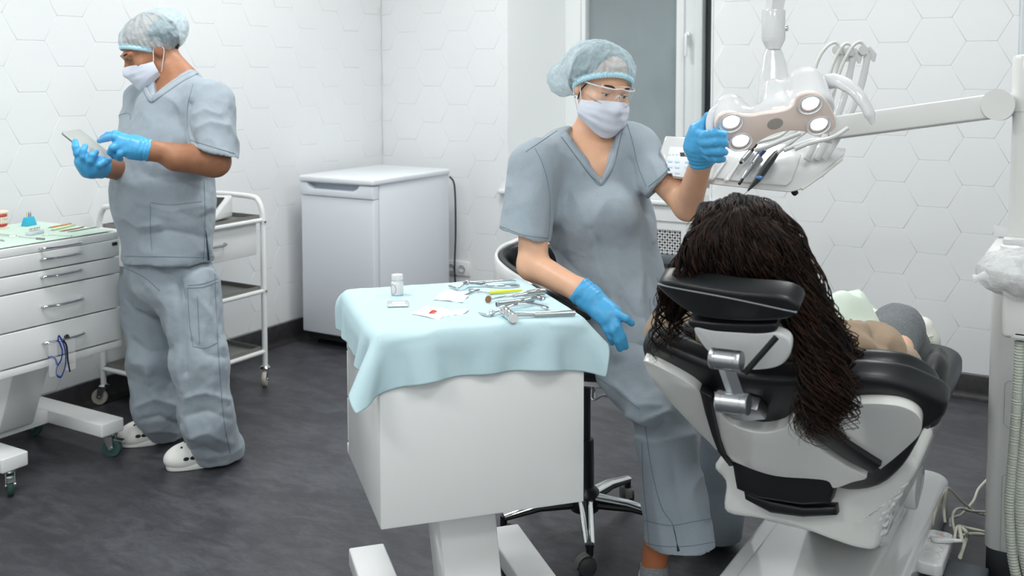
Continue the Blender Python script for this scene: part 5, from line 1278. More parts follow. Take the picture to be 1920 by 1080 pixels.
def mask_mesh(O, A, person, earz=-.01, sc=1.0, seed=0):
    P = L2W(O, A * sc); nu, nv = 40, 30; V = []
    for j in range(nv):
        t = j / (nv - 1)
        for i in range(nu):
            th = math.radians(-80 + 160 * i / (nu - 1)); s = abs(math.sin(th)); c = math.cos(th)
            ztop = -.016 - .020 * s ** 2; zbot = -.134 + .044 * s ** 2; z = ztop + (zbot - ztop) * t
            a = .081 + .005 * math.sin(math.pi * t) - .010 * max(0, t - .7) / .3; bb = .091 + .009 * math.sin(math.pi * min(t * 1.1, 1)) - .014 * max(0, t - .78) / .22
            nose = .019 * math.exp(-(th / .22) ** 2) * math.exp(-((t - .20) / .22) ** 2) + .006 * math.exp(-(th / .25) ** 2) * max(0, 1 - t * 3)
            pl = .0024 * (abs(((t * 4.2) % 1) - .5) * 2 - .5) * (1 if .15 < t < .88 else 0) * (.4 + .6 * c)
            wr = .003 * pn(V3(th * 4, t * 7, seed), seed) * (.3 + s)
            V.append(P(a * math.sin(th), .006 + bb * max(c, 0) ** .85 + nose * c + (pl + wr) * c, z))
    o = arr_mesh('face_mask', V, grid_faces(nu, nv), MASKM, person); k = o.modifiers.new('t', 'SOLIDIFY'); k.thickness = .0014; k.offset = 1
    sb = o.modifiers.new('s', 'SUBSURF'); sb.levels = 1; sb.render_levels = 1
    for sI in (0, nu - 1):
        s = -1 if sI == 0 else 1; top = V[sI]; bot = V[(nv - 1) * nu + sI]
        b = MB(); b.tube(spline([top + (P(0, 0, 0) - P(0, 0, 0)), P(s * .080, -.004, .016), P(s * .082, -.026, -.008), P(s * .080, -.010, -.040), bot], 26), .0016, 6); b.build('ear_loop', MASKM, o)
    return o
def clog(H, T, person, w=.048, label=None, seed=0):
    f = nrm(T - H); z = V3(0, 0, 1); x = np.cross(f, z); A = np.array([x, f, z]); L = np.linalg.norm(T - H)
    P = lambda a, b_, c: H + x * a + f * b_ + z * c
    sd = SDF(np.minimum(H, T) - .09, np.maximum(H, T) + np.array([.09, .09, .14]), .0045)
    sd.ell(P(0, L * .80, .036), (w * 1.10, .078, .044), A, 0); sd.ell(P(0, L * .52, .045), (w * .90, .10, .048), A, .03); sd.ell(P(0, L * .16, .035), (w * .80, .075, .036), A, .03)
    sd.ell(P(0, L * .22, .085), (w * .62, .072, .055), A, .01, 'sub')
    sd.wedge([(H + V3(0, 0, .006), V3(0, 0, 1))], np.minimum(H, T) - .1, np.maximum(H, T) + .15)
    V, F = sd.nets(2); o = arr_mesh('clog', V, F, CLOG, person)
    b = MB(); out = []
    for a in np.linspace(0, 2 * math.pi, 40, endpoint=False):
        yy = L * .47 + (L * .47 + .045) * math.sin(a); ww = w * (1.12 if math.sin(a) > 0 else .9); out.append((ww * math.cos(a) * (abs(math.cos(a)) ** -.25 if abs(math.cos(a)) > .05 else 1), yy))
    b.prism(out, frame(H + V3(0, 0, .0005), x=x, z=z) , .022, bevel=.005); b.build('sole', CLOG, o)
    HOLE = mat('vent_hole', '#1d1e1f', .7); bv = Surf(V, F).t
    for (a, y_) in ((-.02, .72), (.02, .72), (0, .80), (-.024, .90), (.024, .90), (-.012, .62), (.014, .62)):
        q0 = P(a, L * y_, .3); hh = bv.ray_cast(Vector(q0), Vector((0, 0, -1)))
        if hh[0] is None: continue
        b = MB(); b.ell((0, 0, 0), (.0048, .0048, .0014), frame(np.array(hh[0]) + np.array(hh[1]) * .0002, x=x, z=np.array(hh[1])), n=10); b.build('vent_hole', HOLE, o)
    for s in (-1, 1):
        for y_ in (.55, .70, .84):
            hh = bv.ray_cast(Vector(P(s * .2, L * y_, .047)), Vector(-x * s))
            if hh[0] is None: continue
            b = MB(); b.ell((0, 0, 0), (.0105, .0068, .0014), frame(np.array(hh[0]), x=f, z=np.array(hh[1])), 12); b.build('vent_hole', HOLE, o)
    return o
def tubeline(name, pts, r, m, parent, n=6): b = MB(); b.tube(pts, r, n); return b.build(name, m, parent)
class Surf:
    """ray hits on a built surface, to lay seams and bands on it"""
    def __init__(self, V, F):
        from mathutils.bvhtree import BVHTree
        self.t = BVHTree.FromPolygons([tuple(v) for v in V], [tuple(f) for f in F.tolist()])
    def hit(self, u, v, off=.0012):
        h = self.t.ray_cast(Vector(CAM), Vector(nrm(ray(u, v))))
        if h[0] is None: return None
        return np.array(h[0]) + np.array(h[1]) * off
    def line(self, pts, n=60, off=.0012):
        q = spline([(u, v, 0) for u, v in pts], n); out = []
        for p in q:
            h = self.hit(p[0], p[1], off)
            if h is not None and (not out or np.linalg.norm(h - out[-1]) < .05): out.append(h)
        return out
def seam(S_, pts, parent, r=.0011, n=60, m=None, name='seam'):
    L = S_.line(pts, n, .0006)
    if len(L) > 3: tubeline(name, L, r, m or SCRUBD, parent)
def ribbon(S_, a, b_, parent, m, name, n=50, off=.002):
    A_ = spline([(u, v, 0) for u, v in a], n); B_ = spline([(u, v, 0) for u, v in b_], n); V = []
    for p, q in zip(A_, B_):
        for t in (0, .33, .67, 1):
            w = p * (1 - t) + q * t; h = S_.hit(w[0], w[1], off + .0008 * (t in (.33, .67))); V.append(h)
    last = next((v for v in V if v is not None), None)
    for i, v in enumerate(V):
        if v is None: V[i] = V[i - 1] if i else last
    o = arr_mesh(name, V, grid_faces(4, n), m, parent); k = o.modifiers.new('t', 'SOLIDIFY'); k.thickness = .0014; return o

# ------------------------------------------------------------------ the seated dentist
def woman():
    ped = thing('person', 'seated dentist in blue-grey scrubs, blue cap, mask and clear goggles, holding the lamp handle', 'person', (2.45, -2.02, 0))
    C = lambda u, v, d: at(u, v, d)
    O = C(1128, 166, 3.07); fw = nrm((-FW * .90 + RT * .43) * .965 - UP * .26); A = axes3(fw, nrm(UP * 1 + RT * .10))
    P = L2W(O, A)
    lat = nrm(RT * .95 + FW * .31); nb = C(1108, 262, 3.12)
    sR, sL = C(1003, 312, 3.02), C(1190, 278, 3.10)
    eR, wR = C(999, 497, 2.94), C(1092, 548, 2.80); eL, wL = C(1290, 386, 2.95), C(1316, 298, 2.74)
    lo = np.minimum.reduce([eR, wR, eL, wL, O, C(1100, 640, 3.3), C(1100, 640, 2.9)]) - .16; hi = np.maximum.reduce([eR, wR, eL, wL, O, C(1250, 640, 3.3), C(1250, 150, 3.1)]) + .16
    # continuous body
    sd = SDF(lo, hi, .0052); head_sdf(sd, O, A)
    sd.rc(P(0, -.022, -.06), nb, .044, .049, .02)
    def torso(s, i):
        s.chain([C(1108, 320, 3.13), C(1126, 420, 3.13), C(1148, 520, 3.13), C(1182, 625, 3.10)], [.122, .118, .112, .118], .05, flat=(lat, 1.32), infl=i)
        s.chain([sR, C(1060, 281, 3.10), nb + V3(0, 0, -.015), C(1152, 266, 3.13), sL], [.058, .052, .052, .050, .056], .05, infl=i)
    torso(sd, -.016)
    sd.rc(nb, C(1112, 320, 3.09), .05, .08, .05)
    sd.chain([sR, eR, wR], [.048, .043, .032], .02); sd.chain([sL, eL, wL], [.047, .041, .030], .02)
    sd.ell(eR, (.044, .044, .046), None, .01); sd.ell(eL, (.041, .041, .043), None, .01)
    # hands
    def handR(s, i, k=.004):
        s.rc(wR, C(1142, 592, 2.745), .034, .036, .02, flat=(nrm(-FW + UP * .5), .62), infl=i)
        for pts, r in (([(1140, 582, 2.75), (1162, 592, 2.73), (1174, 598, 2.725), (1184, 606, 2.73)], .0105), ([(1143, 592, 2.74), (1158, 612, 2.72), (1167, 632, 2.72), (1173, 650, 2.73)], .0108),
                       ([(1136, 598, 2.74), (1150, 620, 2.72), (1158, 638, 2.72), (1163, 654, 2.73)], .0105), ([(1128, 600, 2.745), (1138, 618, 2.73), (1144, 632, 2.73), (1147, 643, 2.74)], .009)):
            s.chain([C(*p) for p in pts], [r + .002, r, r * .93, r * .8], k, infl=i)
    def handL(s, i, k=.006):
        s.chain([wL, C(1309, 272, 2.72), C(1310, 248, 2.70)], [.030, .034, .028], .02, infl=i); s.rc(C(1322, 285, 2.71), C(1320, 262, 2.70), .026, .026, .02, infl=i)
        s.chain([C(1306, 252, 2.70), C(1317, 234, 2.69), C(1327, 217, 2.68)], [.017, .0125, .0100], .008, infl=i)
        for pts, r in (([(1314, 250, 2.68), (1322, 254, 2.63), (1340, 250, 2.59), (1356, 252, 2.60)], .0118), ([(1314, 264, 2.68), (1323, 268, 2.63), (1342, 266, 2.59), (1358, 268, 2.60)], .012),
                       ([(1318, 278, 2.68), (1328, 283, 2.635), (1345, 283, 2.60), (1358, 285, 2.61)], .0115), ([(1322, 288, 2.68), (1333, 295, 2.65), (1347, 297, 2.62), (1356, 298, 2.63)], .010)):
            s.chain([C(*p) for p in pts], [r, r, r * .95, r * .85], k, infl=i)
    handR(sd, -.002); handL(sd, -.002)
    V, F = sd.nets(2); arr_mesh('body', V, F, SKINW, ped)
    face_parts(P, A, ped, SKINW, mat('dark_brow', '#3b2a22', .7), .62)
    # scrub top
    sd = SDF(lo, hi, .0052); torso(sd, 0.004)
    sd.ell(C(1158, 395, 3.02), (.060, .05, .06), None, .06); sd.ell(C(1095, 405, 3.02), (.060, .05, .06), None, .06)
    sd.rc(C(1150, 540, 3.08), C(1200, 640, 3.02), .10, .105, .05, flat=(lat, 1.12)); sd.rc(C(1215, 560, 3.05), C(1215, 640, 3.02), .035, .05, .04)
    hR = C(983, 441, 2.975); nR = nrm(-RT * .28 - UP * .96)
    sd.rc(sR, C(980, 470, 2.96), .074, .076, .045, cut=[(hR, nR)])
    hL = C(1243, 338, 3.0); nL = nrm(RT * .70 - UP * .68 - FW * .25)
    sd.rc(sL, C(1262, 362, 2.98), .066, .064, .045, cut=[(hL, nL)])
    sd.wedge([(C(1200, 643, 3.0), nrm(UP))], lo, lo + (hi - lo) * [1, 1, .35])
    sd.rc(C(984, 415, 2.98), C(976, 500, 2.95), .060, .064, .004, 'sub'); sd.rc(C(1239, 334, 3.02), C(1270, 372, 2.967), .046, .050, .004, 'sub')
    B_ = C(1128, 337, 3.0)
    sd.wedge([(B_, -RT * 91 - UP * 66), (B_, RT * 98 - UP * 32), (C(1110, 270, 3.16), FW)], C(1050, 340, 2.8) - .1, C(1180, 180, 3.3) + .1)
    sd.rc(P(0, -.022, -.06), nb + V3(0, 0, -.03), .064, .066, .006, 'sub')
    V, F = sd.nets(2)
    fl = [([C(1042, 330, 2.98), C(1032, 420, 2.97), C(1040, 470, 3.0)], -.004, .012), ([C(1180, 300, 3.0), C(1190, 350, 3.0), C(1215, 400, 3.0)], -.012, .010),
          ([C(1070, 350, 2.96), C(1100, 420, 2.96), C(1130, 520, 2.97)], .007, .018), ([C(1190, 350, 2.97), C(1195, 430, 2.97), C(1205, 560, 2.97)], .007, .014), ([C(1110, 430, 2.96), C(1150, 520, 2.96), C(1190, 600, 2.95)], -.008, .014),
          ([C(1060, 500, 3.0), C(1110, 540, 2.98), C(1160, 600, 2.97)], .009, .010), ([C(1165, 560, 2.96), C(1190, 590, 2.95), C(1220, 600, 2.95)], -.007, .009),
          ([C(960, 350, 2.93), C(985, 400, 2.92), C(1000, 440, 2.92)], .006, .012), ([C(1040, 470, 3.0), C(1080, 510, 2.98), C(1140, 560, 2.96)], -.010, .010), ([C(1220, 300, 2.96), C(1232, 325, 2.95), C(1240, 345, 2.95)], .005, .01)]
    V = wrinkle(V, F, .0048, 11, (1, 1, .45), 11, fl, .0014)
    top = arr_mesh('scrub_top', V, F, SCRUB, ped); S_ = Surf(V, F)
    ribbon(S_, [(1052, 256), (1085, 300), (1108, 330), (1127, 347)], [(1063, 249), (1096, 290), (1118, 320), (1130, 333)], top, SCRUB, 'neck_band')
    ribbon(S_, [(1166, 246), (1158, 280), (1148, 318), (1127, 348)], [(1157, 243), (1149, 280), (1139, 312), (1129, 334)], top, SCRUB, 'neck_band')
    seam(S_, [(1052, 257), (1085, 301), (1108, 331), (1127, 348), (1148, 319), (1159, 280), (1167, 246)], top, .0009)
    for pts in ([(1003, 278), (1018, 310), (1030, 360), (1030, 420), (1026, 450)], [(1176, 233), (1186, 265), (1196, 310), (1212, 350)], [(938, 424), (980, 440), (1028, 447)], [(1216, 350), (1240, 330), (1258, 312)], [(985, 285), (1005, 272), (1045, 245)],
                [(1218, 560), (1222, 600), (1240, 630)], [(1232, 520), (1236, 560), (1238, 600)]): seam(S_, pts, top, .0009)
    # trousers
    kR = C(1236, 768, 2.76); hemR = C(1274, 1034, 2.78); kL = C(1372, 750, 3.0); aL = C(1338, 990, 3.10)
    lo2 = np.minimum.reduce([kR, hemR, kL, aL, C(1150, 640, 3.2)]) - .17; hi2 = np.maximum.reduce([kR, hemR, kL, aL, C(1180, 600, 3.2), C(1180, 600, 2.9)]) + .17
    lo2[2] = max(lo2[2], .02)
    sd = SDF(lo2, hi2, .0055)
    sd.ell(C(1180, 655, 3.12), (.15, .13, .10), None, .0)
    sd.chain([C(1150, 672, 3.02), C(1195, 715, 2.88), kR], [.088, .082, .074], .04)
    hz = hemR[2] + .030; sd.chain([kR, C(1250, 830, 2.75), C(1262, 930, 2.76), C(1278, 1100, 2.78)], [.072, .076, .084, .104], .025, cut=[(V3(0, 0, hz), V3(0, 0, -1))])
    sd.chain([C(1215, 665, 3.14), C(1300, 705, 3.06), kL], [.088, .080, .072], .04); sd.chain([kL, C(1352, 870, 3.05), C(1338, 1005, 3.1)], [.070, .076, .085], .02, cut=[(V3(0, 0, aL[2] - .02), V3(0, 0, -1))])
    sd.rc(C(1262, 960, 2.77), C(1278, 1120, 2.78), .072, .095, .004, 'sub')
    V, F = sd.nets(2)
    fl = [([C(1178, 775, 2.72), C(1205, 790, 2.70), C(1250, 772, 2.67)], .018, .009), ([C(1190, 798, 2.72), C(1215, 806, 2.68), C(1240, 793, 2.67)], -.020, .008), ([C(1192, 820, 2.72), C(1230, 830, 2.67), C(1300, 815, 2.68)], .007, .012),
          ([C(1150, 722, 2.92), C(1195, 760, 2.82), C(1240, 760, 2.7)], .006, .008), ([C(1260, 860, 2.66), C(1275, 940, 2.66), C(1290, 1025, 2.66)], -.010, .022), ([C(1225, 870, 2.68), C(1230, 950, 2.68), C(1240, 1025, 2.68)], .008, .016), ([C(1318, 860, 2.72), C(1325, 940, 2.7), C(1335, 1025, 2.7)], .010, .014)]
    V = wrinkle(V, F, .0050, 11, (1, 1, .4), 21, fl, .0012)
    tr_ = arr_mesh('scrub_trousers', V, F, SCRUB, ped); S2 = Surf(V, F)
    for pts in ([(1210, 800), (1222, 880), (1240, 950), (1262, 985), (1272, 1032)], [(1204, 830), (1206, 900), (1212, 960), (1218, 1028)], [(1206, 1016), (1240, 1024), (1290, 1024), (1340, 1016)], [(1206, 975), (1235, 982), (1262, 985), (1300, 978), (1335, 972)], [(1110, 700), (1150, 728), (1200, 768)]): seam(S2, pts, tr_, .0010)
    b = MB(); L = S2.line([(1262, 986), (1267, 1008), (1272, 1033)], 20, .0004); b.tube(L, [.0008] * (len(L) - 6) + list(np.linspace(.001, .004, 6)), 6); b.build('hem_slit', BLACKP, tr_)
    # lower legs, sock, clogs
    foot = on_z(1215, 1118, 0); sd = SDF(np.minimum(foot, C(1225, 1000, 2.78)) - .13, np.maximum(foot, C(1225, 980, 2.78)) + .13, .0055)
    ak = C(1226, 1062, 2.79)
    sd.rc(C(1240, 960, 2.78), ak, .042, .034, .0); V, F = sd.nets(1); arr_mesh('ankle', V, F, mat('ankle_skin', '#b5704c', .5, sss=.2), ped)
    tdir = nrm(V3(.55, -.83, 0)); heel = V3(ak[0], ak[1], 0) - tdir * .055; toe = heel + tdir * .24
    b = MB(); b.tube([ak + V3(0, 0, .004), ak + V3(0, 0, -.03), V3(ak[0], ak[1], .07), V3(*(heel + tdir * .10)[:2], .05)], [.0375, .0375, .040, .036], 24); b.build('sock', mat('heather_grey_sock', '#8e9296', .9, bump=(300, .4, .001), noise=(200, .18)), ped)
    clog(heel, toe, ped); t2 = on_z(1349, 1004, 0); clog(t2 + nrm(V3(-.50, .86, 0)) * .20, t2, ped)
    # gloves
    for fn, W, nm in ((handR, (wR, C(1105, 558, 2.79)), 'right'), (handL, (wL, C(1312, 285, 2.73)), 'left')):
        lo3 = np.minimum(*W) - .20; hi3 = np.maximum(*W) + .20; sd = SDF(lo3, hi3, .0032); fn(sd, .0012)
        d_ = nrm(W[1] - W[0]); st_ = W[0] - d_ * .012
        r0 = .0385 if nm == 'right' else .0365
        sd.rc(W[0] - d_ * .03, W[0] + d_ * .03, r0, r0 - .002, .012, cut=[(st_, -d_)])
        V, F = sd.nets(2); N = vnormals(V, F); s_ = (V - W[0]) @ d_
        V = V + N * (.0013 * np.sin(s_ * 420 + 5 * pn(V * 30, 2)) * np.exp(-np.abs(s_) / .03) + .0014 * pn(V * 55, 9))[:, None]
        arr_mesh('glove', V, F, GLOVE, ped)
    # hair under the cap, cap, mask, goggles, earring
    sd = SDF(O - .2, O + .25, .005); sd.ell(P(0, -.030, .045), (.083, .098, .092), A, 0); sd.wedge([(P(0, .078, .050), A.T @ np.array([0, -.80, .60]))], O - .2, O + .25); sd.ell(P(0, -.115, -.0), (.05, .04, .05), A, .03)
    V, F = sd.nets(1); arr_mesh('hair', V, F, HAIR, ped)
    b = MB(); b.tube(spline([P(.068, .030, .02), P(.077, .012, -.01), P(.079, .008, -.04)], 10), .0018, 6); b.build('hair_wisp', HAIR, ped)
    cap_mesh(O, A, ped, ((.004, -.032, .050), (.106, .124, .089)), ((0, .07, .046), (0, -.50, .86)), bun=((.060, -.125, -.006), (.052, .062, .052)), seed=4)
    mask_mesh(O, A, ped, seed=3)
    b = MB(); b.ell(P(.084, -.002, -.036), (.003, .003, .003), n=10); b.build('earring', CHROME, ped)
    nu, nv = 40, 12; V = []
    for j in range(nv):
        t = j / (nv - 1)
        for i in range(nu):
            th = math.radians(-74 + 148 * i / (nu - 1)); s = abs(math.sin(th)); z = .019 - (.052 - .020 * s ** 3) * t - .004 * math.exp(-(th / .2) ** 2) * -1
            if t > .6: z += .012 * math.exp(-(th / .16) ** 2) * (t - .6) / .4
            V.append(P(.080 * math.sin(th), .018 + .094 * math.cos(th) ** .8 - .010 * t, z))
    gg = arr_mesh('safety_glasses', V, grid_faces(nu, nv), LENS, ped)
    fr2 = mat('clear_frame', '#e6edf2', .15, alpha=.75)
    tubeline('top_frame', V[:nu], .0021, fr2, gg, 8); tubeline('lens_rim', V[-nu:], .0009, mat('rim_grey', '#a8afb4', .2, alpha=.7), gg, 6)
    for sI in (0, nu - 1):
        s = -1 if sI == 0 else 1; b = MB(); b.tube([V[sI], P(s * .083, .0, .018), P(s * .084, -.03, .012)], .0028, 8); b.build('temple', fr2, gg)
    b = MB(); b.tube(spline([P(-.012, .096, -.022), P(-.007, .104, -.004), P(0, .106, .002), P(.007, .104, -.004), P(.012, .096, -.022)], 20), .0018, 8); b.build('nose_bridge', fr2, gg)
woman()

# ------------------------------------------------------------------ the standing man
def man():
    ped = thing('person', 'standing man in blue-grey scrubs, cap and mask, tapping a tablet by the left cabinet', 'person', (.86, -2.15, 0))
    C = at; lat = nrm(RT * .57 - FW * .82); f_ = nrm(-RT * .82 - FW * .57)
    O = C(281, 95, 3.74); fw = nrm(-RT * .74 - FW * .48 - UP * .46); A = axes3(fw, UP); P = L2W(O, A)
    nb = C(337, 150, 3.74); sN, sF = C(392, 196, 3.60), C(272, 196, 3.88)
    eN, wN = C(403, 303, 3.545), C(280, 282, 3.42); eF, wF = C(262, 322, 3.74), C(190, 314, 3.46)
    lo = np.minimum.reduce([wN, wF, eN, eF, O, C(300, 500, 3.9), C(150, 300, 3.35)]) - .17; hi = np.maximum.reduce([eN, sN, sF, O, C(420, 400, 3.8), C(300, 20, 3.9)]) + .17
    sd = SDF(lo, hi, .0058); head_sdf(sd, O, A, 1.02); sd.rc(P(0, -.03, -.05), nb, .058, .066, .025)
    def torso(s, i):
        s.chain([C(326, 215, 3.74), C(318, 290, 3.73), C(312, 370, 3.71), C(314, 470, 3.72)], [.130, .142, .150, .142], .05, flat=(lat, 1.28), infl=i)
        s.ell(C(292, 360, 3.67), (.15, .15, .16), None, .06, infl=i)
        s.chain([sN, nb + V3(0, 0, -.035), sF], [.070, .070, .070], .05, infl=i)
    torso(sd, -.016)
    sd.chain([sN, eN, wN], [.058, .052, .033], .02); sd.chain([sF, eF, wF], [.056, .048, .032], .02); sd.rc(C(388, 301, 3.53), C(330, 297, 3.46), .050, .045, .02)
    def handN(s, i):
        s.chain([wN, C(250, 276, 3.41), C(228, 268, 3.40)], [.031, .036, .028], .02, flat=(nrm(-FW + UP * .3), .8), infl=i)
        for pts, r in (([(230, 262, 3.40), (214, 257, 3.39), (200, 259, 3.42), (187, 264, 3.45)], .0112), ([(234, 257, 3.42), (216, 251, 3.43), (202, 253, 3.46), (191, 259, 3.49)], .0108),
                       ([(228, 272, 3.39), (212, 277, 3.38), (207, 285, 3.39), (214, 293, 3.41)], .0112), ([(240, 282, 3.39), (226, 288, 3.385), (221, 294, 3.40), (226, 298, 3.42)], .0105), ([(250, 266, 3.43), (238, 280, 3.44), (226, 286, 3.44), (216, 282, 3.45)], .012)):
            s.chain([C(*p) for p in pts], [r + .001, r, r * .95, r * .8], .006, infl=i)
    def handF(s, i):
        s.chain([wF, C(170, 312, 3.40), C(158, 302, 3.385)], [.030, .036, .030], .02, infl=i)
        for pts, r in (([(152, 302, 3.38), (145, 288, 3.365), (142, 276, 3.365), (141, 265, 3.385)], .0112), ([(160, 306, 3.37), (156, 294, 3.355), (156, 283, 3.355), (160, 274, 3.385)], .0112),
                       ([(170, 311, 3.37), (169, 301, 3.355), (172, 292, 3.355), (180, 286, 3.395)], .011), ([(178, 316, 3.39), (186, 309, 3.38), (195, 304, 3.39), (204, 301, 3.43)], .0115)):
            s.chain([C(*p) for p in pts], [r + .001, r, r * .95, r * .8], .005, infl=i)
    handN(sd, -.002); handF(sd, -.002)
    V, F = sd.nets(2); arr_mesh('body', V, F, SKINM, ped)
    face_parts(P, A, ped, SKINM, mat('black_brow', '#1f1512', .7), .8, 1.02)
    # scrub top
    sd = SDF(lo, hi, .0058); torso(sd, .004)
    sd.chain([C(312, 400, 3.70), C(313, 530, 3.70)], [.150, .152], .04, flat=(lat, 1.26))
    sd.wedge([(C(313, 488, 3.72), UP)], lo, lo + (hi - lo) * [1, 1, .3])
    hN = C(397, 284, 3.52); nN = nrm(-RT * .28 - UP * .96)
    sd.rc(sN, C(402, 330, 3.52), .082, .094, .04, cut=[(hN, nN)]); sd.rc(C(399, 280, 3.55), C(403, 345, 3.52), .064, .070, .004, 'sub')
    sd.rc(sF, C(255, 290, 3.80), .078, .082, .04)
    sd.rc(P(0, -.03, -.05), nb + V3(0, 0, -.02) + f_ * .01, .070, .070, .006, 'sub')
    B_ = C(285, 180, 3.6); sd.wedge([(B_, -RT * .75 - UP * .3), (B_, RT * .6 - UP * .55), (C(300, 150, 3.78), FW)], B_ - .15, B_ + .18)
    V, F = sd.nets(2)
    fl = [([C(352, 195, 3.5), C(350, 235, 3.5), C(362, 268, 3.48)], -.015, .012), ([C(370, 240, 3.45), C(395, 228, 3.44), (C(425, 236, 3.46))], .008, .012), ([C(365, 215, 3.46), C(385, 205, 3.45), C(410, 215, 3.46)], .006, .01),
          ([C(280, 330, 3.5), C(330, 345, 3.5), C(390, 335, 3.52)], -.008, .016), ([C(260, 380, 3.5), C(320, 395, 3.5), C(380, 385, 3.52)], .006, .012), ([C(270, 440, 3.52), C(320, 432, 3.5), C(385, 445, 3.52)], -.007, .01), ([C(230, 410, 3.56), C(260, 425, 3.53), C(300, 420, 3.52)], .007, .010),
          ([C(300, 240, 3.55), C(290, 300, 3.5), C(270, 350, 3.5)], .006, .02), ([C(395, 360, 3.55), C(380, 400, 3.54), C(390, 470, 3.56)], .008, .012), ([C(340, 400, 3.5), C(370, 410, 3.5), C(395, 400, 3.52)], -.006, .01)]
    V = wrinkle(V, F, .0060, 12, (1, 1, .9), 31, fl, .0018)
    top = arr_mesh('scrub_top', V, F, SCRUB, ped); S_ = Surf(V, F)
    ribbon(S_, [(268, 163), (272, 176), (280, 190), (286, 192)], [(275, 160), (279, 172), (284, 180), (286, 181)], top, SCRUB, 'neck_band', 26)
    ribbon(S_, [(372, 138), (345, 152), (318, 170), (286, 193)], [(362, 133), (338, 145), (312, 162), (285, 181)], top, SCRUB, 'neck_band', 40)
    for pts in ([(372, 140), (345, 154), (318, 171), (286, 194), (278, 190), (268, 165)], [(362, 158), (352, 200), (352, 240), (358, 268)], [(356, 262), (400, 276), (440, 288)], [(221, 480), (300, 481), (380, 482), (403, 480)], [(384, 430), (383, 460), (381, 486)],
                [(282, 385), (282, 430), (285, 470)], [(283, 380), (320, 384), (378, 378)], [(217, 218), (243, 214), (243, 250)], [(382, 340), (384, 380), (384, 430)]): seam(S_, pts, top, .0010)
    b = MB(); L = S_.line([(386, 432), (388, 455), (391, 487)], 16, .0006); b.tube(L, list(np.linspace(.0008, .005, len(L))), 6); b.build('side_slit', mat('slit_shadow', '#3c4850', .9), top)
    # trousers
    tN, hNl = on_z(330, 878, 0), on_z(418, 862, 0); tF, hF = on_z(244, 834, 0), on_z(322, 822, 0)
    aN = hNl + (tN - hNl) * .12; aF = hF + (tF - hF) * .15
    kN, kF = C(374, 680, 3.62), C(284, 670, 3.80)
    lo2 = np.minimum.reduce([aN, aF, kN, kF, C(290, 480, 3.9)]) - .18; hi2 = np.maximum.reduce([aN, aF, kN, kF, C(340, 470, 3.6), C(300, 470, 3.9)]) + .16; lo2[2] = -.02
    sd = SDF(lo2, hi2, .006)
    sd.ell(C(313, 500, 3.74), (.145, .15, .15), None, 0); sd.rc(C(313, 470, 3.72), C(315, 520, 3.73), .13, .14, .04, flat=(lat, 1.2))
    sd.chain([C(352, 540, 3.65), kN, C(386, 780, 3.64), V3(aN[0], aN[1], .05)], [.112, .092, .088, .094], .04)
    sd.chain([C(280, 540, 3.82), kF, C(290, 760, 3.86), V3(aF[0], aF[1], .06)], [.108, .088, .084, .086], .025)
    sd.rc(V3(aN[0], aN[1], .035), V3(*(aN + (tN - hNl) * .16)[:2], .05), .080, .060, .03); sd.rc(V3(aN[0], aN[1], .02), V3(*(aN - (tN - hNl) * .22)[:2], .01), .06, .03, .03)
    sd.rc(V3(aF[0], aF[1], .05), V3(*(aF + (tF - hF) * .16)[:2], .06), .072, .052, .03)
    sd.wedge([(V3(0, 0, .012), V3(0, 0, 1))], lo2, lo2 + (hi2 - lo2) * [1, 1, .1])
    V, F = sd.nets(2)
    fl = [([C(335, 520, 3.5), C(345, 600, 3.5), C(345, 700, 3.5)], -.016, .014), ([C(300, 500, 3.55), C(335, 530, 3.55), C(345, 560, 3.55)], -.012, .010), ([C(350, 745, 3.5), C(385, 735, 3.5), C(425, 750, 3.55)], .010, .012), ([C(350, 780, 3.5), C(390, 770, 3.5), C(430, 785, 3.55)], -.009, .012),
          ([C(355, 820, 3.5), C(390, 812, 3.5), C(430, 830, 3.55)], .010, .013), ([C(355, 845, 3.5), C(380, 838, 3.5), C(410, 852, 3.5)], -.010, .010), ([C(260, 760, 3.75), C(290, 745, 3.72), C(325, 760, 3.75)], .010, .012), ([C(262, 790, 3.75), C(300, 780, 3.72), C(330, 795, 3.75)], -.009, .011),
          ([C(235, 560, 3.75), C(260, 600, 3.7), C(290, 620, 3.7)], .008, .014), ([C(250, 640, 3.75), C(280, 660, 3.72), C(315, 655, 3.74)], -.008, .012), ([C(370, 560, 3.5), C(400, 600, 3.52), C(415, 650, 3.54)], .007, .014), ([C(360, 640, 3.5), C(390, 665, 3.5), C(420, 670, 3.54)], -.007, .012), ([C(270, 810, 3.75), C(300, 803, 3.75), C(330, 812, 3.78)], .008, .008)]
    V = wrinkle(V, F, .0070, 14, (1, 1, .5), 41, fl, .0022)
    tr_ = arr_mesh('scrub_trousers', V, F, SCRUB, ped); S2 = Surf(V, F)
    for pts in ([(402, 500), (406, 600), (412, 700), (420, 790), (432, 850)], [(350, 540), (380, 538), (408, 528)], [(352, 542), (355, 600), (362, 650)], [(362, 650), (385, 652), (408, 642)], [(370, 555), (372, 600), (374, 645)], [(350, 870), (375, 876), (395, 876)], [(230, 500), (270, 520), (300, 545)], [(352, 535), (380, 532), (408, 522)]): seam(S2, pts, tr_, .0011)
    clog(hNl, tN, ped, seed=1); clog(hF, tF, ped, seed=2)
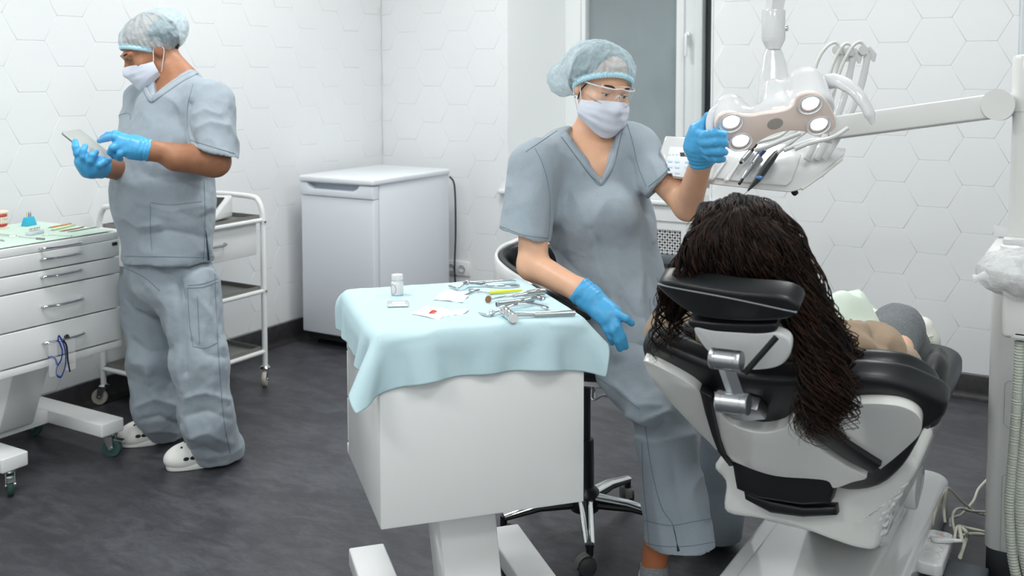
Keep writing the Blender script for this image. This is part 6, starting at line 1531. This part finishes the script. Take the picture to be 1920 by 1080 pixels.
    for fn, W in ((handN, (wN, C(250, 276, 3.41))), (handF, (wF, C(170, 312, 3.40)))):
        lo3 = np.minimum(*W) - .18; hi3 = np.maximum(*W) + .18; sd = SDF(lo3, hi3, .0034); fn(sd, .0012); d_ = nrm(W[1] - W[0]); st_ = W[0] - d_ * .004
        sd.rc(W[0] - d_ * .03, W[0] + d_ * .03, .0365, .0355, .012, cut=[(st_, -d_)])
        V, F = sd.nets(2); N = vnormals(V, F); s_ = (V - W[0]) @ d_
        V = V + N * (.0014 * np.sin(s_ * 420 + 5 * pn(V * 30, 2)) * np.exp(-np.abs(s_) / .03) + .0014 * pn(V * 55, 9))[:, None]
        arr_mesh('glove', V, F, GLOVE, ped)
    sd = SDF(O - .2, O + .2, .005); sd.ell(P(0, -.030, .040), (.081, .096, .082), A, 0); sd.ell(P(0, -.075, .0), (.06, .035, .045), A, .02)
    sd.wedge([(P(0, .074, .046), A.T @ np.array([0, -.8, .6]))], O - .2, O + .2); V, F = sd.nets(1); arr_mesh('hair', V, F, HAIR, ped)
    cap_mesh(O, A, ped, ((0, -.040, .046), (.102, .130, .086)), ((0, .066, .036), (0, -.58, .81)), seed=14)
    mask_mesh(O, A, ped, seed=7, sc=1.02)
man()
tb = thing('tablet', 'thin silver tablet held by the standing man, seen from its back', 'tablet', at(165, 272, 3.46))
qa, qb, qc, qd = at(105, 240, 3.42), at(157, 249, 3.55), at(226, 305, 3.55), at(174, 296, 3.42)
cx_ = (qa + qb + qc + qd) / 4; xx = nrm(qd - qa); yy0 = nrm(qb - qa); zz = nrm(np.cross(xx, yy0)); 
if zz @ FW > 0: zz = -zz
Ft = frame(cx_, x=xx, z=zz); w_ = np.linalg.norm(qd - qa); h_ = abs((qb - qa) @ np.array(Ft.to_3x3() @ Vector((0, 1, 0))))
b = MB(Ft); b.prism(rrect(-w_ / 2, w_ / 2, -h_ / 2, h_ / 2, .010), Matrix.Translation((0, 0, -.003)), .0065, bevel=.0018); b.build('back_shell', mat('silver_tablet', '#b9bdb9', .35, .35), tb)
b = MB(Ft); b.prism(rrect(-w_ / 2 + .001, w_ / 2 - .001, -h_ / 2 + .001, h_ / 2 - .001, .010), Matrix.Translation((0, 0, -.0048)), .0020); b.build('screen', mat('tablet_screen', '#2a2d2f', .1), tb)

# ------------------------------------------------------------------ the patient
def patient():
    ped = thing('person', 'patient with long dark curly hair, beige jacket and grey trousers lying in the dental chair', 'person', (3.2, -2.3, .5))
    C = at; O = C(1384, 474, 2.17); fw = nrm(FW * .9 + UP * .42 - RT * .22); A = axes3(fw, nrm(UP * .9 - FW * .45)); P = L2W(O, A)
    sL_, sR_ = C(1290, 655, 2.44), C(1588, 665, 2.22); nb = C(1425, 610, 2.30)
    hip = C(1592, 720, 2.74)
    lo = np.array([2.78, -3.1, .45]); hi = np.array([3.75, -1.95, 1.30])
    sd = SDF(lo, hi, .0065); head_sdf(sd, O, A); sd.rc(P(0, -.02, -.07), nb, .05, .055, .02); sd.chain([nb, C(1500, 680, 2.52), hip], [.10, .12, .12], .04, flat=((1, 0, 0), 1.25)); sd.chain([sL_, nb, sR_], [.05, .05, .05], .04)
    eR_ = C(1680, 700, 2.36); sd.chain([sR_, eR_, C(1690, 650, 2.58)], [.045, .04, .03], .02); eL_ = C(1300, 700, 2.6); sd.chain([sL_, eL_], [.045, .04], .02)
    V, F = sd.nets(1); arr_mesh('body', V, F, SKINW, ped)
    JK = mat('beige_jacket', '#9c8872', .85, sheen=.1, bump=(60, .3, .004), noise=(400, .05))
    sd = SDF(lo, hi, .0058); sd.chain([nb + V3(0, 0, -.02), C(1500, 680, 2.50), hip], [.115, .135, .13], .05, flat=((1, 0, 0), 1.25)); sd.chain([sL_, nb + V3(0, 0, -.03), sR_], [.066, .07, .066], .05)
    sd.chain([sR_, C(1640, 665, 2.29), eR_], [.066, .062, .055], .03); sd.chain([eR_, C(1700, 680, 2.47)], [.052, .044], .02); sd.chain([sL_, eL_], [.064, .058], .03); sd.rc(C(1250, 625, 2.45), C(1262, 600, 2.44), .050, .045, .04)
    V, F = sd.nets(2)
    fl = [([C(1640, 625, 2.3), C(1665, 650, 2.28), C(1700, 690, 2.3)], -.010, .009), ([C(1620, 640, 2.2), C(1650, 665, 2.2), C(1690, 700, 2.28)], .009, .010), ([C(1600, 660, 2.2), C(1640, 690, 2.2), C(1680, 712, 2.28)], -.008, .009)]
    V = wrinkle(V, F, .0095, 14, (1, 1, .8), 51, fl, .003); arr_mesh('jacket', V, F, JK, ped)
    # bib
    BIB = mat('mint_bib', '#dbe8da', .8, bump=(50, .3, .003))
    n = 22; V = []; K = [C(1500, 560, 2.42), C(1610, 548, 2.72), C(1655, 612, 2.66), C(1560, 632, 2.36)]
    for j in range(n):
        for i in range(n):
            s, t = i / (n - 1), j / (n - 1); q = (1 - s) * (1 - t) * K[0] + s * (1 - t) * K[1] + s * t * K[2] + (1 - s) * t * K[3]
            V.append(q + UP * (.030 * math.sin(math.pi * t) * math.sin(math.pi * s) + .014 * math.sin(math.pi * t) + .010 * pn(V3(s * 5, t * 5, 1), 5)) + RT * .02 * math.sin(math.pi * s))
    o = arr_mesh('bib', V, grid_faces(n, n), BIB, ped); k = o.modifiers.new('t', 'SOLIDIFY'); k.thickness = .002; sb = o.modifiers.new('s', 'SUBSURF'); sb.levels = 1
    # trousers
    TRO = mat('grey_wool_trousers', '#75797c', .9, noise=(260, .22), bump=(200, .4, .002), wave=(60, .25, .001, 'Z', 2))
    k1, k2 = C(1684, 620, 2.98), C(1655, 655, 3.02); a1, a2 = C(1726, 690, 3.30), C(1640, 650, 3.42)
    lo = np.array([2.95, -2.55, .42]); hi = np.array([3.62, -1.15, .95]); sd = SDF(lo, hi, .0065)
    sd.ell(hip, (.16, .15, .11), None, 0); sd.chain([C(1640, 700, 2.70), k1, a1], [.090, .070, .054], .03); sd.chain([C(1580, 690, 2.76), k2, a2], [.088, .072, .058], .03)
    V, F = sd.nets(2); V = wrinkle(V, F, .005, 9, (1, .6, 1), 61, (), .0015); arr_mesh('trousers', V, F, TRO, ped)
    # sneakers
    SN = mat('white_leather_sneaker', '#e2e3da', .5)
    for (hp_, tpx) in ((C(1742, 672, 3.40), C(1728, 604, 3.40)), (C(1642, 640, 3.46), C(1634, 588, 3.46))):
        z = nrm(tpx - hp_); f = nrm(FW - z * (FW @ z)); x = np.cross(z, f); L = np.linalg.norm(tpx - hp_)
        sd = SDF(np.minimum(hp_, tpx) - .12, np.maximum(hp_, tpx) + .12, .0045); sd.chain([hp_ + f * .02, (hp_ + tpx) / 2, tpx - z * .02], [.040, .043, .038], .02); sd.rc(hp_, hp_ - f * .06, .036, .034, .02)
        V, F = sd.nets(1); sn = arr_mesh('sneaker', V, F, SN, ped)
        m_ = (hp_ + tpx) / 2 + f * .052
        b = MB(frame(m_, x=x, y=z)); b.prism([(.041 * math.cos(a), (L / 2 + .030) * math.sin(a)) for a in np.linspace(0, 2 * math.pi, 30, endpoint=False)], Matrix.Translation((0, 0, -.012 if True else 0)), .02, bevel=.004); b.build('sole', SN, sn)
        for q in (-.15, .1, .35):
            c = (hp_ + tpx) / 2 + z * q * L * .5 - f * .040; b = MB(); b.tube(spline([c - x * .022 + f * .006, c - f * .008, c + x * .022 + f * .006], 8), .002, 6); b.build('lace', mat('cream_lace', '#d8d3c4', .7), sn)
    # hair: dark volume plus curly strands
    sd = SDF(C(1370, 520, 2.2) - .42, C(1420, 520, 2.2) + .42, .007)
    sd.ell(P(0, -.024, .036), (.087, .106, .098), A, 0); sd.rc(C(1345, 490, 2.17), C(1318, 545, 2.14), .055, .045, .05); sd.rc(C(1430, 480, 2.17), C(1490, 560, 2.11), .060, .045, .05); sd.rc(C(1385, 460, 2.16), C(1400, 540, 2.12), .075, .055, .05)
    sd.chain([C(1490, 560, 2.08), C(1530, 640, 2.04), C(1545, 730, 2.02)], [.048, .044, .026], .03); sd.rc(C(1290, 540, 2.2), C(1262, 590, 2.24), .035, .02, .03)
    V, F = sd.nets(2); arr_mesh('hair', V, F, mat('hair_core', '#0c0807', .8, spec=.08), ped)
    R = np.random.default_rng(5); VV = []; FF = []; VV2 = []; FF2 = []; cnt = 0
    def strand(G, n, spread0, spread1, curl, r, seedw):
        nonlocal VV, FF
        for q_ in range(n):
            if q_ % 6 == 0:
                offc = np.clip(R.normal(size=3), -1.7, 1.7); o2c = np.clip(R.normal(size=3), -1.5, 1.5) * .5; phc = R.uniform(0, 6.28); fqc = R.uniform(2.0, 4.2) * (1.5 if curl > .015 else 1); amc = R.uniform(.6, 1.4)
            off = offc + R.normal(size=3) * .16; o2 = o2c + R.normal(size=3) * .12; K = []
            m = len(G); cut = 1 - abs(R.normal()) * (.12 if curl < .015 else .20)
            for i, g in enumerate(G):
                t = i / (m - 1); sp = spread0 + (spread1 - spread0) * t
                K.append(C(g[0], g[1], g[2]) + (RT * off[0] + UP * off[1] * .35 + FW * off[2] * .55) * sp + (RT * o2[0] + FW * o2[2] * .4) * sp * math.sin(math.pi * t))
            P_ = spline(K, 46)[:max(20, int(46 * max(.5, cut)))]; N_ = len(P_); tt = np.linspace(0, 1, N_); ph = phc + R.normal() * .25; fq = fqc + R.normal() * .08; am = curl * (tt ** 1.1) * amc
            P_ = P_ + (np.cos(ph + tt * fq * 6.28) * am)[:, None] * RT + (np.sin(ph + tt * fq * 6.28) * am)[:, None] * nrm(FW + UP * .25)
            tg = np.gradient(P_, axis=0); tg /= np.linalg.norm(tg, axis=1)[:, None] + 1e-9; s1 = np.cross(tg, FW); s1 /= np.linalg.norm(s1, axis=1)[:, None] + 1e-9; s2 = np.cross(tg, s1)
            rr = r * R.uniform(.6, 1.3) * np.minimum(1, (1 - tt) * 5 + .15); ring = np.stack([P_ + (s1 * math.cos(a) + s2 * math.sin(a)) * rr[:, None] for a in (0, 2.094, 4.189)], 1).reshape(-1, 3)
            tv_, tf_ = (VV2, FF2) if R.uniform() < seedw else (VV, FF)
            base = sum(len(v) for v in tv_); tv_.append(ring); tf_.append(grid_faces(3, N_, True) + base)
    # crown: from the parting down over the back of the head
    for (x1, w) in ((1306, 1.2), (1324, 1.2), (1345, 1.2), (1366, 1.2), (1390, 1.2), (1414, 1.2), (1438, 1.2), (1458, 1.2), (1474, 1.2)):
        dx = x1 - 1390
        strand([(1388 + dx * .10, 380, 2.13), (1388 + dx * .55, 396 + abs(dx) * .18, 2.065), (1388 + dx * .95, 448, 2.035), (1388 + dx * 1.12, 508, 2.03), (1388 + dx * 1.2, 552, 2.05)], int(130 * w), .005, .015, .009, .0014, .35)
    for x0 in (1330, 1355, 1380, 1405, 1430, 1450):
        dx = x0 - 1390; strand([(1390 + dx * .5, 378 + abs(dx) * .15, 2.19), (1390 + dx * .8, 382 + abs(dx) * .3, 2.12), (1390 + dx * 1.2, 430, 2.06), (1390 + dx * 1.5, 500, 2.04)], 90, .006, .014, .009, .0014, .45)
        strand([(1390 + dx * .7, 378 + abs(dx) * .3, 2.26), (1390 + dx * .75, 366 + abs(dx) * .25, 2.20), (1390 + dx * .9, 366 + abs(dx) * .28, 2.13), (1390 + dx * 1.15, 392 + abs(dx) * .25, 2.075), (1390 + dx * 1.4, 446, 2.05)], 90, .006, .011, .006, .0015, .4)
    # left side, brown and fluffy, ending in loose curls
    strand([(1362, 405, 2.13), (1316, 448, 2.12), (1284, 500, 2.14), (1262, 548, 2.17), (1256, 600, 2.22)], 200, .010, .022, .010, .0012, .75)
    strand([(1330, 450, 2.14), (1284, 520, 2.17), (1256, 570, 2.22), (1246, 630, 2.25), (1238, 690, 2.25)], 26, .010, .014, .016, .0014, .5)
    strand([(1310, 480, 2.17), (1285, 560, 2.2), (1278, 610, 2.22), (1272, 660, 2.22)], 22, .010, .016, .014, .0014, .5)
    # right mass falling beside the headrest to its tail
    for k, (a, b_, n_) in enumerate(((0, 0, 170), (-14, -22, 110), (16, 26, 150))):
        strand([(1425 + a, 392, 2.14), (1466 + a, 440, 2.08), (1496 + a, 520, 2.05), (1524 + a + b_ * .3, 610, 2.02), (1540 + b_ * .8, 700, 2.0), (1540 + b_, 780, 1.99), (1532 + b_ * .5, 832, 1.99)], n_, .013, .017, .021, .0014, .35)
    strand([(1440, 420, 2.12), (1490, 500, 2.10), (1540, 590, 2.12), (1580, 660, 2.10), (1572, 740, 2.02), (1560, 800, 2.0)], 150, .012, .014, .020, .0014, .5)
    strand([(1450, 440, 2.10), (1500, 540, 2.07), (1545, 640, 2.03), (1570, 720, 2.0), (1566, 790, 1.99)], 130, .012, .016, .018, .0014, .35)
    for (va, fa, m_, nm) in ((VV, FF, HAIR, 'curly_hair_dark'), (VV2, FF2, HAIRB, 'curly_hair_brown')):
        arr_mesh(nm, np.concatenate(va), np.concatenate(fa), m_, ped)['kind'] = 'stuff'
patient()
